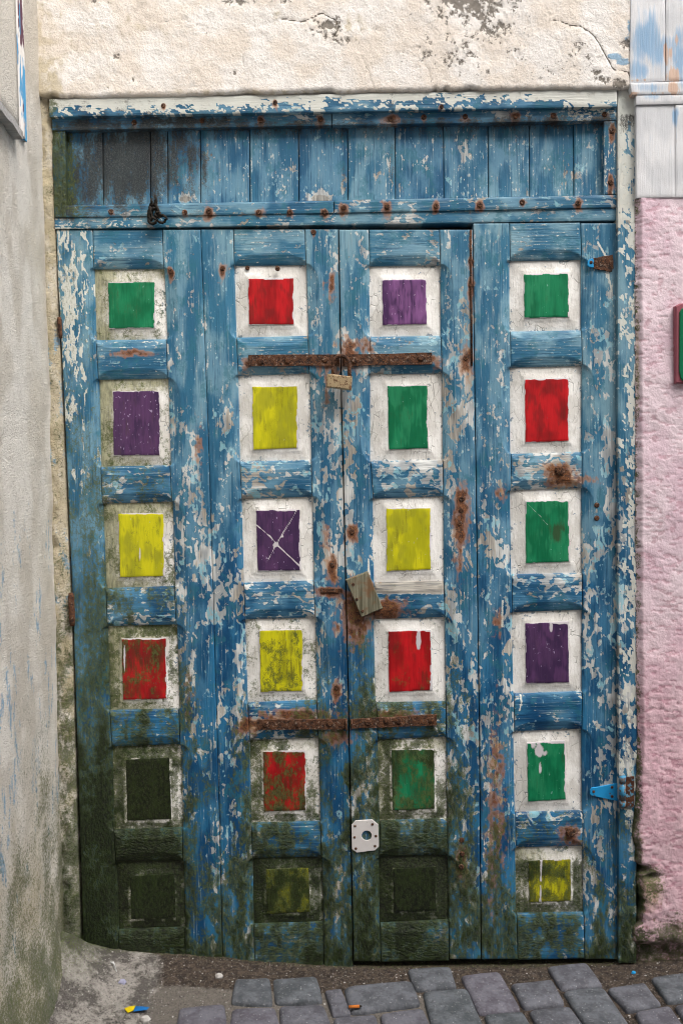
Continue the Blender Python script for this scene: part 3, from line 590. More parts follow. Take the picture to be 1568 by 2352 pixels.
# jambs
JW = framewear(lambda x, y: white_on(x, y, (np.interp(y, [200, 300, 480, 560, 800, 1100, 1500, 2000], [1.1, .9, .66, .34, .30, .38, .36, .12])+.3*(fbm(x/30, y/80, 93)-.5))*np.where(y > 520, .45+.95*sst(1432, 1460, x), 1), .7, 1.6, 60), lambda x, y: .5+.1*sst(600, 400, y), lambda x, y: .75*sst(1900, 2120, y)+.0*x, False)
ysj = np.arange(203, 2216, 4.0); xa = np.full_like(ysj, 1418.5)+.0016*(ysj-203); xb = np.interp(ysj, [203, 700, 1500, 1700, 1850, 1950, 2216], [1460, 1461.5, 1464, 1465, 1464, 1462, 1462])
uu = np.linspace(0, 1, 13)[None, :]
gx = xa[:, None]+(xb-xa)[:, None]*uu; gy = np.repeat(ysj[:, None], 13, 1)
grid_slab('jamb', gx, gy, -.020, .003*(fbm(gx/30, gy/50, 61)-.5)+.010*sst(1900, 2150, gy)*fbm(gx/20, gy/30, 62), .10, WOODV, fr, JW)
# left jamb: lumpy render over wood
def ljw(px, py):
    a = np.stack([.12+.15*fbm(px/20, py/60, 5), .10+.35*sst(1100, 1700, py)+.25*sst(1750, 2150, py), .8-.5*sst(1300, 2000, py)], -1)
    b = np.stack([px*0, .12+.5*(fld(px, py, 35, 12, 40)-.35)+.12*sst(300, 900, py)*sst(1700, 1300, py), px*0], -1); a[:, 2] += .5*(fld(px, py, 36, 14, 30)-.5); a[:, 0] += .5*(fld(px, py, 37, 10, 16)-.5); a[:, 1] += .4*(fld(px, py, 38, 14, 24)-.5)
    return a, b, np.stack([fld(px, py, 39, 20, 40), fld(px, py, 40, 14, 30), px*0], -1)
ysj = np.arange(214, 2190, 4.0); xa = np.interp(ysj, [214, 700, 1100, 1500, 1900, 2190], [88, 96, 106, 118, 132, 140]); xb = np.interp(ysj, [214, 520, 640, 780, 1360, 1500, 2190], [117, 123, 126, 133, 158, 163, 182])
gx = xa[:, None]+(xb-xa)[:, None]*uu; gy = np.repeat(ysj[:, None], 13, 1)
grid_slab('jamb', gx, gy, -.012, -.006+.016*(fbm(gx/16, gy/34, 63, 4)-.5)+.016*uu**4, .10, PL_GREY, fr, ljw)
wslab('gap_backing', (98, 240), (1466, 228), (1466, 2222), (110, 2215), .052, .02, fr, BACKING, None, 120, 0)  # added dark sheet: keeps the gaps black and stops light leaking through

# ------------------------------------------------------------------ the four leaves
OPEN = [
 [[(215,616),(375,615),(382,778),(220,780)], [(226,871),(384,868),(390,1068),(231,1072)], [(235,1157),(394,1153),(400,1347),(243,1352)], [(246,1440),(404,1436),(410,1630),(252,1634)], [(257,1718),(413,1712),(418,1904),(261,1909)], [(266,1984),(420,1980),(424,2134),(272,2140)]],
 [[(538,608),(702,606),(707,770),(543,774)], [(547,862),(710,857),(714,1056),(551,1060)], [(555,1147),(716,1141),(720,1334),(560,1340)], [(563,1424),(723,1420),(727,1610),(569,1616)], [(574,1702),(730,1698),(735,1890),(577,1894)], [(580,1975),(738,1972),(742,2122),(583,2127)]],
 [[(849,609),(1011,607),(1012,770),(850,772)], [(851,858),(1015,856),(1017,1057),(851,1058)], [(857,1146),(1018,1140),(1019,1335),(860,1338)], [(859,1424),(1021,1419),(1024,1613),(864,1616)], [(868,1702),(1024,1695),(1027,1883),(873,1889)], [(871,1972),(1028,1968),(1030,2117),(873,2125)]],
 [[(1172,597),(1335,594),(1335,757),(1172,760)], [(1173,843),(1337,839),(1336,1038),(1174,1042)], [(1173,1127),(1336,1121),(1337,1317),(1176,1320)], [(1177,1408),(1337,1402),(1337,1590),(1181,1596)], [(1181,1683),(1336,1677),(1338,1865),(1184,1870)], [(1185,1951),(1338,1947),(1341,2100),(1187,2103)]]]
FLD = [
 [[(248,648),(355,647),(357,753),(250,754)], [(259,898),(366,897),(367,1045),(261,1046)], [(272,1180),(375,1179),(378,1323),(276,1326)], [(279,1468),(381,1465),(383,1605),(283,1608)], [(289,1746),(388,1741),(393,1882),(292,1886)], [(298,2014),(400,2008),(404,2108),(302,2112)]],
 [[(570,640),(673,637),(675,744),(572,746)], [(579,888),(682,886),(685,1029),(582,1032)], [(587,1172),(688,1170),(691,1310),(592,1312)], [(595,1448),(694,1446),(697,1587),(599,1590)], [(604,1727),(701,1724),(703,1862),(606,1865)], [(611,1998),(708,1995),(712,2095),(613,2100)]],
 [[(877,642),(979,640),(980,743),(879,746)], [(890,886),(981,884),(984,1029),(893,1032)], [(887,1168),(988,1166),(989,1308),(888,1312)], [(891,1450),(989,1447),(993,1586),(894,1590)], [(898,1724),(997,1721),(998,1858),(902,1862)], [(902,1998),(1000,1992),(1001,2090),(905,2096)]],
 [[(1203,629),(1305,625),(1307,727),(1205,730)], [(1205,871),(1305,867),(1306,1012),(1207,1016)], [(1207,1151),(1306,1149),(1309,1290),(1208,1294)], [(1206,1432),(1305,1427),(1307,1567),(1208,1571)], [(1210,1707),(1297,1701),(1300,1837),(1213,1842)], [(1212,1978),(1310,1974),(1312,2070),(1216,2074)]]]
COLS = [['green', 'purple', 'yellow', 'red', 'purple', 'green'], ['red', 'yellow', 'purple', 'yellow', 'red', 'yellow'], ['mauve', 'green', 'yellow', 'red', 'green', 'purple'], ['green', 'red', 'green', 'purple', 'green', 'yellow']]
# growth plus painted shade at left on the white borders (film) and on the squares (moss), read off panel by panel
FILM = [[.80, .85, .95, .95, .6, .6], [.28, .30, .22, .36, .5, .6], [.05, .12, .05, .16, .62, .6], [.0, .04, .0, .06, .02, .55]]
PMOSS = [[.12, .14, .26, .40, .68, .92], [0, 0, .02, .16, .42, .84], [0, .02, 0, .06, .50, .96], [0, 0, 0, 0, .02, .58]]
SQM = [[0, 0, .05, .22, .98, 1.0], [0, 0, 0, .20, .42, .80], [0, 0, 0, .05, .56, 1.0], [0, 0, 0, 0, .02, .58]]
SQG = [[.1, .1, .14, .40, .5, .3], [.06, .1, .05, .22, .3, .4], [0, .04, .1, .1, .3, .3], [0, .02, 0, .05, .05, .4]]
SQC = [[.2, .55, .3, .5, .2, .2], [.05, .1, .4, .2, .45, .2], [.35, .2, .25, .3, .3, .2], [.2, .1, .15, .38, .3, .2]]
LEFT = [[(518, 129), (640, 133), (760, 140), (1000, 151), (1400, 168), (1750, 179), (2240, 194)], [(518, 461), (1000, 479), (1400, 491), (1750, 501), (2240, 513)], [(518, 778.5), (900, 785), (1500, 799), (1800, 805), (2240, 813)], [(500, 1087), (800, 1090), (1300, 1097), (1700, 1102), (2240, 1106.5)]]
RIGHT = [[(518, 459.5), (1000, 477.5), (1400, 489.5), (1750, 499.5), (2240, 511)], [(518, 776), (900, 782.5), (1500, 796.5), (1800, 802.5), (2240, 810.5)], [(518, 1084.5), (800, 1087.5), (1300, 1094.5), (1700, 1099.5), (2240, 1104)], [(500, 1416.5), (2240, 1420.5)]]
TOPY = [527, 526, 527, 512]; BOT = [2240, 2234, 2211, 2206]
LEAFY = [0.0, .002, -.003, -.002]
LAB = ['blue door leaf at the grey jamb, green square on top, lower half black with mould',
       'blue door leaf with red top square, between the mouldy leaf and the centre seam',
       'blue panelled door leaf with mauve top square, weathered wood block and white lock plate',
       'blue panelled door leaf hung on the right jamb by a bright blue strap hinge']
prof = lambda d, R: np.sqrt(np.clip(1-(1-np.clip(d/R, 0, 1))**2, 0, 1))
def chamfer(t, wdt, depth=.0080):            # t: distance from the opening in frame units, wdt: local chamfer width
    w_ = np.maximum(wdt, .01); k = np.clip(t/w_, 0, 1)
    c = depth*(1-k)**1.15*np.where(wdt > .5, 1, 0)
    return c+.0011*sst(w_+1.5, w_-1.0, t)*np.where(wdt > 2, 1, 0)
leaves = []
for L in range(4):
    ops = OPEN[L]; y0 = LEAFY[L]
    base = P((LEFT[L][-1][1]+RIGHT[L][-1][1])/2, 2206, y0); lf = thing('door_leaf', (float(base[0]), y0, 0.0), LAB[L], 'door leaf', 'folding leaves of the blue door'); leaves.append(lf)
    lx = lambda y: np.interp(y, [a for a, b in LEFT[L]], [b for a, b in LEFT[L]]); rx = lambda y: np.interp(y, [a for a, b in RIGHT[L]], [b for a, b in RIGHT[L]])
    ky = [TOPY[L]]+[q for o in ops for q in (o[0][1], o[3][1])]+[BOT[L]]; kl = [o for o in [ops[0][0][0]-(ops[0][0][1]-TOPY[L])*.025]]+[q for o in ops for q in (o[0][0], o[3][0])]+[ops[-1][3][0]+(BOT[L]-ops[-1][3][1])*.02]
    ky2 = [TOPY[L]]+[q for o in ops for q in (o[1][1], o[2][1])]+[BOT[L]]; kr = [ops[0][1][0]-2]+[q for o in ops for q in (o[1][0], o[2][0])]+[ops[-1][2][0]+1.5]
    il = lambda y: np.interp(y, ky, kl); ir = lambda y: np.interp(y, ky2, kr)
    for side in (0, 1):
        bot = BOT[L]-(0 if L < 2 else (.02*(1105-812) if (L == 2 and side) else 0))
        ys = np.arange(TOPY[L], bot, 2.5); m = 36
        a = lx(ys) if side == 0 else ir(ys)+1.0; b = il(ys)-1.0 if side == 0 else rx(ys)
        gx = a[:, None]+(b-a)[:, None]*np.linspace(0, 1, m)[None, :]; gy = np.repeat(ys[:, None], m, 1)
        d = .0012*(fbm(gx/40, gy/120, 100+L)-.5)+.0008*(fbm(gx/9, gy/30, 110+L)-.5)
        for o in ops:
            t0, t1 = (o[0][1], o[3][1]) if side == 0 else (o[1][1], o[2][1])
            wd = (20 if side == 0 else 26)*prof(np.minimum(gy-t0, t1-gy), 48)*((gy > t0) & (gy < t1))
            t = (b[:, None]-gx) if side == 0 else gx-a[:, None]
            d = np.maximum(d, chamfer(t, wd)+d)
        grid_slab('stile', gx, gy, y0, d, .038, WOODV, lf)
    # rails
    bars = [((TOPY[L], TOPY[L]), (ops[0][0], ops[0][1]))]+[((ops[r][3], ops[r][2]), (ops[r+1][0], ops[r+1][1])) for r in range(5)]+[((ops[5][3], ops[5][2]), (BOT[L], BOT[L]-(3 if L > 1 else 0)))]
    for r, (up, dn) in enumerate(bars):
        if r == 0: tl, tr = (il(up[0])+.2, up[0]), (ir(up[0])-.2, up[0]-(2 if L == 3 else 0)); bl, br_ = dn[0], dn[1]
        elif r == 6: tl, tr = up[0], up[1]; bl, br_ = (il(dn[0]), dn[0]), (ir(dn[1]), dn[1])
        else: tl, tr, bl, br_ = up[0], up[1], dn[0], dn[1]
        gx, gy = quad_grid((tl[0]+.6, tl[1]), (tr[0]-.6, tr[1]), (br_[0]-.6, br_[1]), (bl[0]+.6, bl[1]), 2.6)
        n, m = gx.shape; u = np.linspace(0, 1, m)[None, :]
        d = .0010*(fbm(gx/60, gy/20, 120+L*7+r)-.5)+.001*(fbm(gx/30, gy/6, 130+L*7+r)-.5)+.0005
        ends = np.minimum(gx-gx[:, :1], gx[:, -1:]-gx)
        if r < 6: d = np.maximum(d, d+chamfer(gy[-1:]-gy, 21*prof(ends, 50)+0*gy))
        if r > 0: d = np.maximum(d, d+chamfer(gy-gy[:1], 19*prof(ends, 50)+0*gy, .0055))
        def rw(px, py, L=L, r=r):
            d_ = wear(px, py, True); p_ = d_['peel']
            if L == 2 and r == 3: p_ = np.maximum(p_, sst(1366, 1362, py)*1.6)
            if L == 1 and r == 4: p_ = np.maximum(p_, .8*sst(1625, 1640, py))
            if r in (2, 3): p_ = np.maximum(p_, .62)
            d_['peel'] = p_; return pack(px, py, d_)
        grid_slab('rail', gx, gy, y0+.0004, d, .036, WOODH, lf, rw)
    # panels with their painted squares
    for r, o in enumerate(ops):
        e = 9
        tl, tr, br_, bl = o
        gx, gy = quad_grid((tl[0]-e, tl[1]-e), (tr[0]+e, tr[1]-e), (br_[0]+e, br_[1]+e), (bl[0]-e, bl[1]+e), 3.6)
        fq = FLD[L][r]
        cx = (o[0][0]+o[1][0]+o[2][0]+o[3][0])/4; cy = (o[0][1]+o[2][1])/2
        def pwear(px, py, L=L, r=r, o=o):
            u = (px-o[0][0])/(o[1][0]-o[0][0]); v = (py-o[0][1])/(o[3][1]-o[0][1]); f = FILM[L][r]
            film = f*(.42+.62*sst(.45, .0, u)+.45*sst(.35, .0, v)+.3*sst(.8, 1, v)-.5*sst(.72, .9, u)*sst(.05, .25, v))  # olive film, heavier at left to colour in the bevel's shaded side
            film = np.maximum(film*(.6 if (L > 0 and r < 4) else 1), .26*sst(.05, .0, v)+.12*sst(.96, 1.0, u))
            ms = (PMOSS[L][r]+.25*(PMOSS[L][r] > .7))*(1+.35*(fbm(px/30, py/30, L*9+r)-.5)*2)
            if r == 4 and L in (1, 2): ms = ms-.42*sst(.75, .9, u)*sst(.7, .4, v)-.30*sst(.2, 0, v)*sst(.4, .6, u)+.1
            if r == 5 and L == 3: ms = ms-.45*sst(.25, .1, v)
            o2 = np.maximum(np.maximum((FLD[L][r][0][0]+FLD[L][r][3][0])/2-px, px-(FLD[L][r][1][0]+FLD[L][r][2][0])/2), np.maximum(FLD[L][r][0][1]-py, py-FLD[L][r][3][1]))
            ms = ms-(.42*sst(6, 2.5, o2)+.40*sst(.955, .985, v)+.25*sst(.955, .98, u))*(vn(px/14, py/14, 6) > .35)*(ms > .3)
            edge = sst(.06, 0, np.minimum(np.minimum(u, 1-u), np.minimum(v, 1-v)))
            ms = ms+.5*(fld(px, py, 45, 22, 30)-.5)*sst(0, .1, ms)
            return np.stack([0*px, ms, 0*px], -1), np.stack([.25+.5*edge, 0*px, film], -1), np.stack([fld(px, py, 46, 30, 40), fld(px, py, 47, 34, 34), fld(px, py, 48, 16, 16)], -1)
        bx_ = [fq[0], fq[1], fq[2], fq[3]]; fx0, fx1 = (fq[0][0]+fq[3][0])/2, (fq[1][0]+fq[2][0])/2; fy0, fy1 = (fq[0][1]+fq[1][1])/2, (fq[2][1]+fq[3][1])/2
        out_ = np.maximum(np.maximum(fx0-gx, gx-fx1), np.maximum(fy0-gy, gy-fy1))
        d = .0012*(fbm(gx/40, gy/40, 200+L*6+r)-.5)+.0045*np.clip(out_/34, -.05, 1.2)-.0012*sst(9, 7, out_)
        pn = grid_slab('panel', gx, gy, y0+.0105, d, .012, PANEL, lf, pwear)
        ftl, ftr, fbr, fbl = fq
        gx, gy = quad_grid(ftl, ftr, fbr, fbl, 2.6)
        wob = 1.3; n, m = gx.shape
        gx = gx+wob*(fbm(gx/25, gy/18, 300+L*6+r)-.5)*2; gy = gy+wob*(fbm(gx/18, gy/25, 400+L*6+r)-.5)*2
        def fwear(px, py, L=L, r=r, q=fq):
            u = (px-q[0][0])/(q[1][0]-q[0][0]); v = (py-q[0][1])/(q[3][1]-q[0][1])
            scr = 0*px
            if (L, r) == (1, 2):
                for pl in ([(588, 1205), (620, 1232), (640, 1255), (690, 1302)], [(680, 1175), (668, 1195), (640, 1240), (612, 1292)]): scr = np.maximum(scr, sst(2.2, .6, polydist(px, py, pl))*(.55+.5*vn(px/9, py/9, 2)))
                scr = np.maximum(scr, blob(px, py, [(633, 1252, 9, 6, .9), (648, 1232, 4, 4, .9)]))
            if (L, r) == (2, 3): scr = blob(px, py, [(961, 1470, 6.5, 26, 1.1)])*(px > 950)
            if (L, r) == (3, 4): scr = blob(px, py, [(1238, 1725, 16, 22, .75), (1250, 1730, 14, 10, .6), (1240, 1765, 6, 20, .75), (1225, 1712, 12, 14, .6)])*(.65+.7*fbm(px/10, py/16, 5))
            if (L, r) == (3, 3): scr = blob(px, py, [(1265, 1440, 5, 16, 1.0)])
            if (L, r) == (3, 5): scr = sst(2.6, 1.2, np.abs(px-1242+.02*(py-2000)))*(vn(px*0, py/14, 6) > .25)
            if (L, r) == (0, 3): scr = blob(px, py, [(286, 1510, 3, 40, .9), (380, 1500, 2.5, 30, .5)])
            if (L, r) == (0, 2): scr = blob(px, py, [(321, 1275, 2.5, 30, .8)])
            if (L, r) == (3, 2): scr = np.maximum(.55*sst(1.8, .5, polydist(px, py, [(1212, 1158), (1235, 1180), (1258, 1206)])), .5*sst(1.8, .5, polydist(px, py, [(1292, 1155), (1286, 1178)])))
            gr = SQG[L][r]+0*px
            if (L, r) == (3, 2): gr = np.maximum(gr, blob(px, py, [(1280, 1225, 16, 24, .9), (1292, 1215, 10, 12, .8)]))
            ms = SQM[L][r]+.3*(SQM[L][r] > .9)+.12*sst(.3, 0, u)*(SQM[L][r] > .1)
            if (L, r) == (2, 4): ms = ms-.32*sst(.55, .2, np.hypot(u-.45, v-.45)*1.2)+.18*sst(.65, .95, u)
            if (L, r) == (1, 4): ms = ms-.10+.3*sst(.6, 1.0, v)
            if (L, r) == (3, 5): ms = ms-.22*sst(.3, .6, v)
            ed = np.minimum(np.minimum(u, 1-u)*(q[1][0]-q[0][0]), np.minimum(v, 1-v)*(q[3][1]-q[0][1])); scr = np.maximum(scr, (.95-.62*sst(.25, .8, SQM[L][r]))*sst(1.2, -1.2, ed-3.6*(fld(px, py, 86+L, 16, 16)-.35)))
            ms = ms+.6*(fld(px, py, 49, 18, 26)-.5)*sst(0, .1, ms)
            return np.stack([scr, ms, 0*px], -1), np.stack([SQC[L][r]+0*px, 0*px, gr], -1), np.stack([fld(px, py, 50, 26, 50), fld(px, py, 51, 22, 40), fld(px, py, 52, 20, 30)], -1)
        e2 = np.zeros((n, m)); e2[0] = e2[-1] = 1; e2[:, 0] = 1; e2[:, -1] = 1
        fo = grid_slab('raised_field', gx, gy, y0+.0066, .0008*(fbm(gx/20, gy/40, 500+L*6+r)-.5), .0054, FIELD[COLS[L][r]], pn, fwear, .0010)
        if COLS[L][r] and (r < 4 or L == 3): fo['label'] = COLS[L][r]+' painted square'

# ------------------------------------------------------------------ iron on the leaves
for L, lst in enumerate([[(392, 622)], [(511, 616), (637, 616), (720, 533), (763, 1298), (773, 1580)], [(1081, 600), (1081, 655), (1069, 822), (1060, 1146), (1059, 1172), (1055, 1202), (808, 1222), (1060, 1930), (1061, 1962), (1059, 1992)], [(1370, 1160), (1370, 1190)]]):
    for x, y in lst: screw(x, y, LEAFY[L], leaves[L])
screw(568, 615, LEAFY[1]+.0105, leaves[1], .8)
screw(1285, 1081, LEAFY[3], leaves[3], 1.2, 'bolt', _bo); screw(1310, 1912, LEAFY[3], leaves[3], 1.3, 'bolt', _bo)
def wobble(poly, n=7, amp=.8):
    out = []
    for (x0, y0), (x1, y1) in zip(poly, poly[1:]+poly[:1]):
        for k in range(n):
            t = k/n; out.append((x0+(x1-x0)*t+random.uniform(-amp, amp)*(k > 0), y0+(y1-y0)*t+random.uniform(-amp, amp)*(k > 0)))
    return out
def hasp(L, poly, bolts, ear_right):
    y = LEAFY[L]-.005
    h = plate('hasp_bar', wobble(poly, 7, .7), y, .0058, RUSTM, leaves[L], .0014); h['label'] = 'rusted iron hasp bar'
    for bx_, by_ in bolts:
        o = bpy.data.objects.new('bolt', _bo); p = P(bx_, by_, y); o.location = tuple(p); o.scale = (.85, .6, .85); link(o, h)
    # the bar's end turns out towards the street as a pierced ear
    x = poly[1][0]-3 if ear_right else poly[0][0]+1; yt, yb = (poly[1][1], poly[2][1]) if ear_right else (poly[0][1], poly[3][1])
    p0, p1 = P(x, yt, y), P(x, yb, y); th = .004 if ear_right else .004
    V = []; prof_ = [(0, 0), (.016, .001), (.024, .006), (.024, .022), (.016, .027), (0, .028)]
    H = p0[2]-p1[2]
    for s in (0, th):
        for (a, b) in prof_: V.append((p0[0]+s, y+.002-a, p0[2]-b/.028*H))
    n = 6; Fc = [tuple(range(n)), tuple(range(2*n-1, n-1, -1))]+[(i, n+i, n+(i+1) % n, (i+1) % n) for i in range(n)]
    mesh_obj('ear', V, Fc, RUSTM, h)
    return h
hasp(1, [(570, 815), (779, 813), (779, 839), (570, 841)], [(599, 829), (661, 827), (746, 825)], True)
hasp(2, [(787, 814), (992, 809), (992, 836), (787, 840)], [(814, 827), (966, 822)], False)
hasp(1, [(590, 1654), (797, 1652), (797, 1676), (590, 1677)], [(610, 1664), (684, 1664), (758, 1662)], True)
hasp(2, [(805, 1653), (1003, 1642), (1003, 1667), (805, 1674)], [(845, 1659), (888, 1656), (915, 1656), (990, 1654)], False)
st = plate('staple', wobble([(736, 1352), (786, 1352), (786, 1362), (736, 1362)], 5, 1.0), LEAFY[1]-.003, .004, RUSTM, leaves[1])
# padlock
pl = thing('padlock', tuple(P(779, 880, -.03)), 'small rusty brass padlock closing the upper iron hasp', 'padlock')
body = plate('body', wobble([(751, 857.5), (809, 864), (807, 895), (749.5, 888)], 3, .3), -.046, .026, BRASS, pl, .003)
a, b = P(764, 858, -.034), P(803, 864, -.034); topz = P(784, 826, -.034)[2]
path = [(a[0], -.033, a[2]-.006), (a[0]+.001, -.033, a[2]+.018)]
mid = (a[0]+b[0])/2; rr = (b[0]-a[0])/2
for k in range(0, 9):
    t = math.pi-math.pi*k/8; path.append((mid+rr*math.cos(t), -.033, a[2]+.022+.026*math.sin(t)))
path += [(b[0]-.001, -.033, b[2]+.018), (b[0], -.033, b[2]-.006)]
V, Fc = tube(path, .0052, 9); mesh_obj('shackle', V, Fc, RUSTM, pl, True)
kh = P(779, 893, -.034); V, Fc = lathe([(.0035, -.001), (.0035, .0008), (.0015, .001)], 8)
# wood block, lock plate, hinges
bk = plate('wood_block', wobble([(794, 1332), (844, 1313), (879, 1398), (830, 1418)], 4, .7), LEAFY[2]-.017, .018, BLOCK, leaves[2], .002); bk['label'] = 'tilted grey wood block with rust streaks'
for x, y in [(811, 1343), (819, 1377), (832, 1404)]:
    o = bpy.data.objects.new('nail', _sc); o.location = tuple(P(x, y, LEAFY[2]-.017)); o.scale = (.6, .6, .6); link(o, bk)
RUSTSTRK = enamel('rust_streak', lin(124, 72, 38), lin(98, 52, 28), .55, lin(60, 40, 30))
lp = plate('lock_plate', wobble([(816, 1886), (855, 1884), (868, 1895), (870, 1945), (861, 1954), (819, 1959), (808, 1951), (807, 1896)], 3, .25), LEAFY[2]-.0035, .004, WHITEIRON, leaves[2], .0006, (842, 1920, .0145)); lp['label'] = 'white enamelled steel lock plate with round hole'
for x, y in [(817, 1950), (861, 1944), (814, 1924), (863, 1921), (855, 1894), (815, 1898)]:
    o = bpy.data.objects.new('screw', _sc); o.location = tuple(P(x, y, LEAFY[2]-.0035)); o.scale = (.5, .5, .5); link(o, lp)
hg = plate('strap_hinge', wobble([(1355, 1815), (1358, 1811), (1419, 1800), (1419, 1841), (1358, 1828), (1355, 1825)], 3, .2), LEAFY[3]-.004, .0045, CYAN, leaves[3], .0008); hg['label'] = 'bright sky blue strap hinge'
for x, y in [(1363, 1819), (1405, 1809), (1405, 1830)]:
    o = bpy.data.objects.new('screw', _sc); o.location = tuple(P(x, y, LEAFY[3]-.004)); o.scale = (.55, .55, .55); link(o, hg)
for (ya, yb) in [(1783, 1799), (1800.5, 1838), (1839.5, 1855)]:
    V, Fc = tube([tuple(P(1429, ya, -.026)), tuple(P(1429.2, yb, -.026))], .0092, 12); mesh_obj('knuckle', V, Fc, CYANW, hg, True)
plate('hinge_plate', wobble([(1437, 1786), (1456, 1784), (1456, 1853), (1437, 1854)], 4, .6), -.0255, .004, enamel('rusty_hinge_plate', lin(80, 140, 170), lin(110, 150, 170), .40, lin(70, 40, 26)), hg, .0006)
rh = plate('hinge_stub', wobble([(1361, 592), (1407, 584), (1409, 614), (1405, 623), (1396, 623), (1362, 615)], 4, .9), LEAFY[3]-.004, .005, RUSTM, leaves[3], .001); rh['label'] = 'broken rusty hinge leaf'
plate('hinge_tip', wobble([(1349, 599), (1353, 595), (1361.6, 592.5), (1364, 598), (1362, 604), (1364, 614), (1353, 612), (1349, 609)], 3, .3), LEAFY[3]-.0045, .0052, CYAN, rh, .0008)
o = bpy.data.objects.new('screw', _sc); o.location = tuple(P(1357, 602, LEAFY[3]-.0045)); o.scale = (.6, .6, .6); link(o, rh)
for (x0, ya, x1, yb, r, yy) in [(163, 1362, 166, 1438, .0085, -.017), (136, 728, 139, 776, .006, -.010)]:
    n = 7; V, Fc = tube([tuple(P(x0+(x1-x0)*k/n, ya+(yb-ya)*k/n, yy)) for k in range(n+1)], [r*(.75 if k in (0, n) else 1+.06*math.sin(k*2)) for k in range(n+1)], 12, .04); mesh_obj('hinge_pin', V, Fc, RUSTM, leaves[0], True)
V, Fc = tube([tuple(P(1080.5, 528, -.004)), tuple(P(1081, 590, -.004)), tuple(P(1082, 700, -.004)), tuple(P(1083, 840, -.004))], .003, 8, .1); mesh_obj('hinge_rod', V, Fc, RUSTM, leaves[2], True)

# knotted rag of wire and string on the lower batten
RAG = flat('blackened_string', (.022, .018, .014, 1), .9)
kn = thing('string_knot', tuple(P(356, 490, -.012)), 'black tangled knot of old string hanging from the batten above the door', 'string')
for k in range(7):
    pts_ = []; x, y = 348+random.uniform(-3, 10), 452+random.uniform(-4, 24); dx = random.uniform(-.6, .9)
    for j in range(9):
        pts_.append(tuple(P(x, y, -.015-.008*random.random()))); x += dx*2.4+random.uniform(-2.6, 3.0); y += random.uniform(3.0, 8.5)
        if y > 512: y -= 6; dx = random.uniform(-2.5, 2.5)
    V, Fc = tube(pts_, .0034, 6, .35); mesh_obj('strand', V, Fc, RAG, kn, True)
for (x, y, r) in [(350, 506, 9), (372, 502, 11), (362, 492, 7), (354, 474, 7)]:
    pts_ = [tuple(P(x+r*math.cos(t*.7)*random.uniform(.6, 1.1), y+r*.8*math.sin(t*.7), -.018-.006*random.random())) for t in range(11)]
    V, Fc = tube(pts_, .0036, 6, .35); mesh_obj('loop', V, Fc, RAG, kn, True)

# ------------------------------------------------------------------ box on the pink wall
GRN = flat('green_gloss_paint', lin(0, 118, 78), .35); RED = flat('dull_red_edge', lin(158, 88, 100), .5)
bxo = thing('wall_box', tuple(P(1640, 790, WALLY)), 'green painted box with dull red rim fixed on the pink stucco wall', 'box')
plate('rim', [(1551, 702), (1562, 696), (1700, 690), (1712, 698), (1712, 872), (1700, 880), (1551, 880)], WALLY-.014, .02, RED, bxo, .004)
plate('face', [(1561, 716), (1566, 708), (1575, 705), (1690, 700), (1700, 708), (1700, 866), (1690, 874), (1570, 876), (1563, 868), (1560, 850)], WALLY-.018, .006, GRN, bxo, .002)

# ------------------------------------------------------------------ wall at the left, meeting the door at the corner
lw = thing('side_wall', (-.86, -.4, 0), 'grey weathered render wall running out at right angles beside the mossy jamb', 'wall')
cz = np.concatenate([np.linspace(-.05, 2.7, 420), np.linspace(2.75, 5.2, 30)]); cyv = np.concatenate([np.linspace(.03, -.62, 110), np.linspace(-.65, -1.25, 20)])
zz, yy = np.meshgrid(cz, cyv, indexing='ij')
cb = P(150, 2140)[0]; ct = P(93, 20)
xc = cb+(P(94, 20)[0]-cb)*np.clip(zz/2.85, 0, 2)
xx = xc+.075*(-yy)+.05*sst(.35, -.02, zz)*sst(-.02, -.2, yy)+.010*(fbm(yy*7, zz*6, 3, 4)-.5)+.0035*(fbm(yy*45, zz*40, 13, 4)-.5)
# rendered oriel of the room above stands proud of the wall
q0 = P(62, 312)
xcm = float(cb+(P(94, 20)[0]-cb)*.8)
def hitleft(px, py, off=0.0):
    d_ = ray(px, py)                             # x = xcm + off - .075*y
    k = (xcm+off-.075*CAM[1]-CAM[0])/(d_[0]+.075*d_[1])
    return CAM+d_*k
pts = np.stack([xx, yy, zz], -1)
gz = zz
moss = .85*sst(1.15, -.1, zz+.5*(fbm(yy*6, zz*3, 23)-.5))*(.55+.6*fbm(yy*10, zz*3, 29))
moss = np.maximum(moss, .34*sst(-.06, .0, yy)*sst(1.8, .3, zz))
och = .52*fbm(yy*6, zz*5, 33)+.5*sst(.9, .1, zz)*fbm(yy*7, zz*5, 39)
sf = lambda sd, a_, b_: fld(yy*1000, zz*1000, sd, a_, b_)
blu = .22+.34*sst(1.7, 1.1, zz)*sst(.1, .5, zz)*(sf(43, 40, 120)-.35)+.3*sst(1.7, 1.1, zz)*(sf(44, 12, 40)-.4)
moss = .88*moss-.02+.26*(sf(41, 60, 50)-.5)*sst(0, .4, moss)
w1 = np.stack([.05+.25*sf(49, 60, 90), moss, och], -1); w2 = np.stack([zz*0, blu, zz*0], -1)
sheet_attr('render_face', pts, w1, w2, PL_GREY, lw, w3=np.stack([sf(46, 90, 160), sf(47, 22, 60), sf(48, 30, 30)], -1))
end = float(xx[0, -1])
box('return_face', (end-3.0, -1.26, -.05), (end, -1.249, 5.2), PL_GREY, lw, (.2, .2, .2))
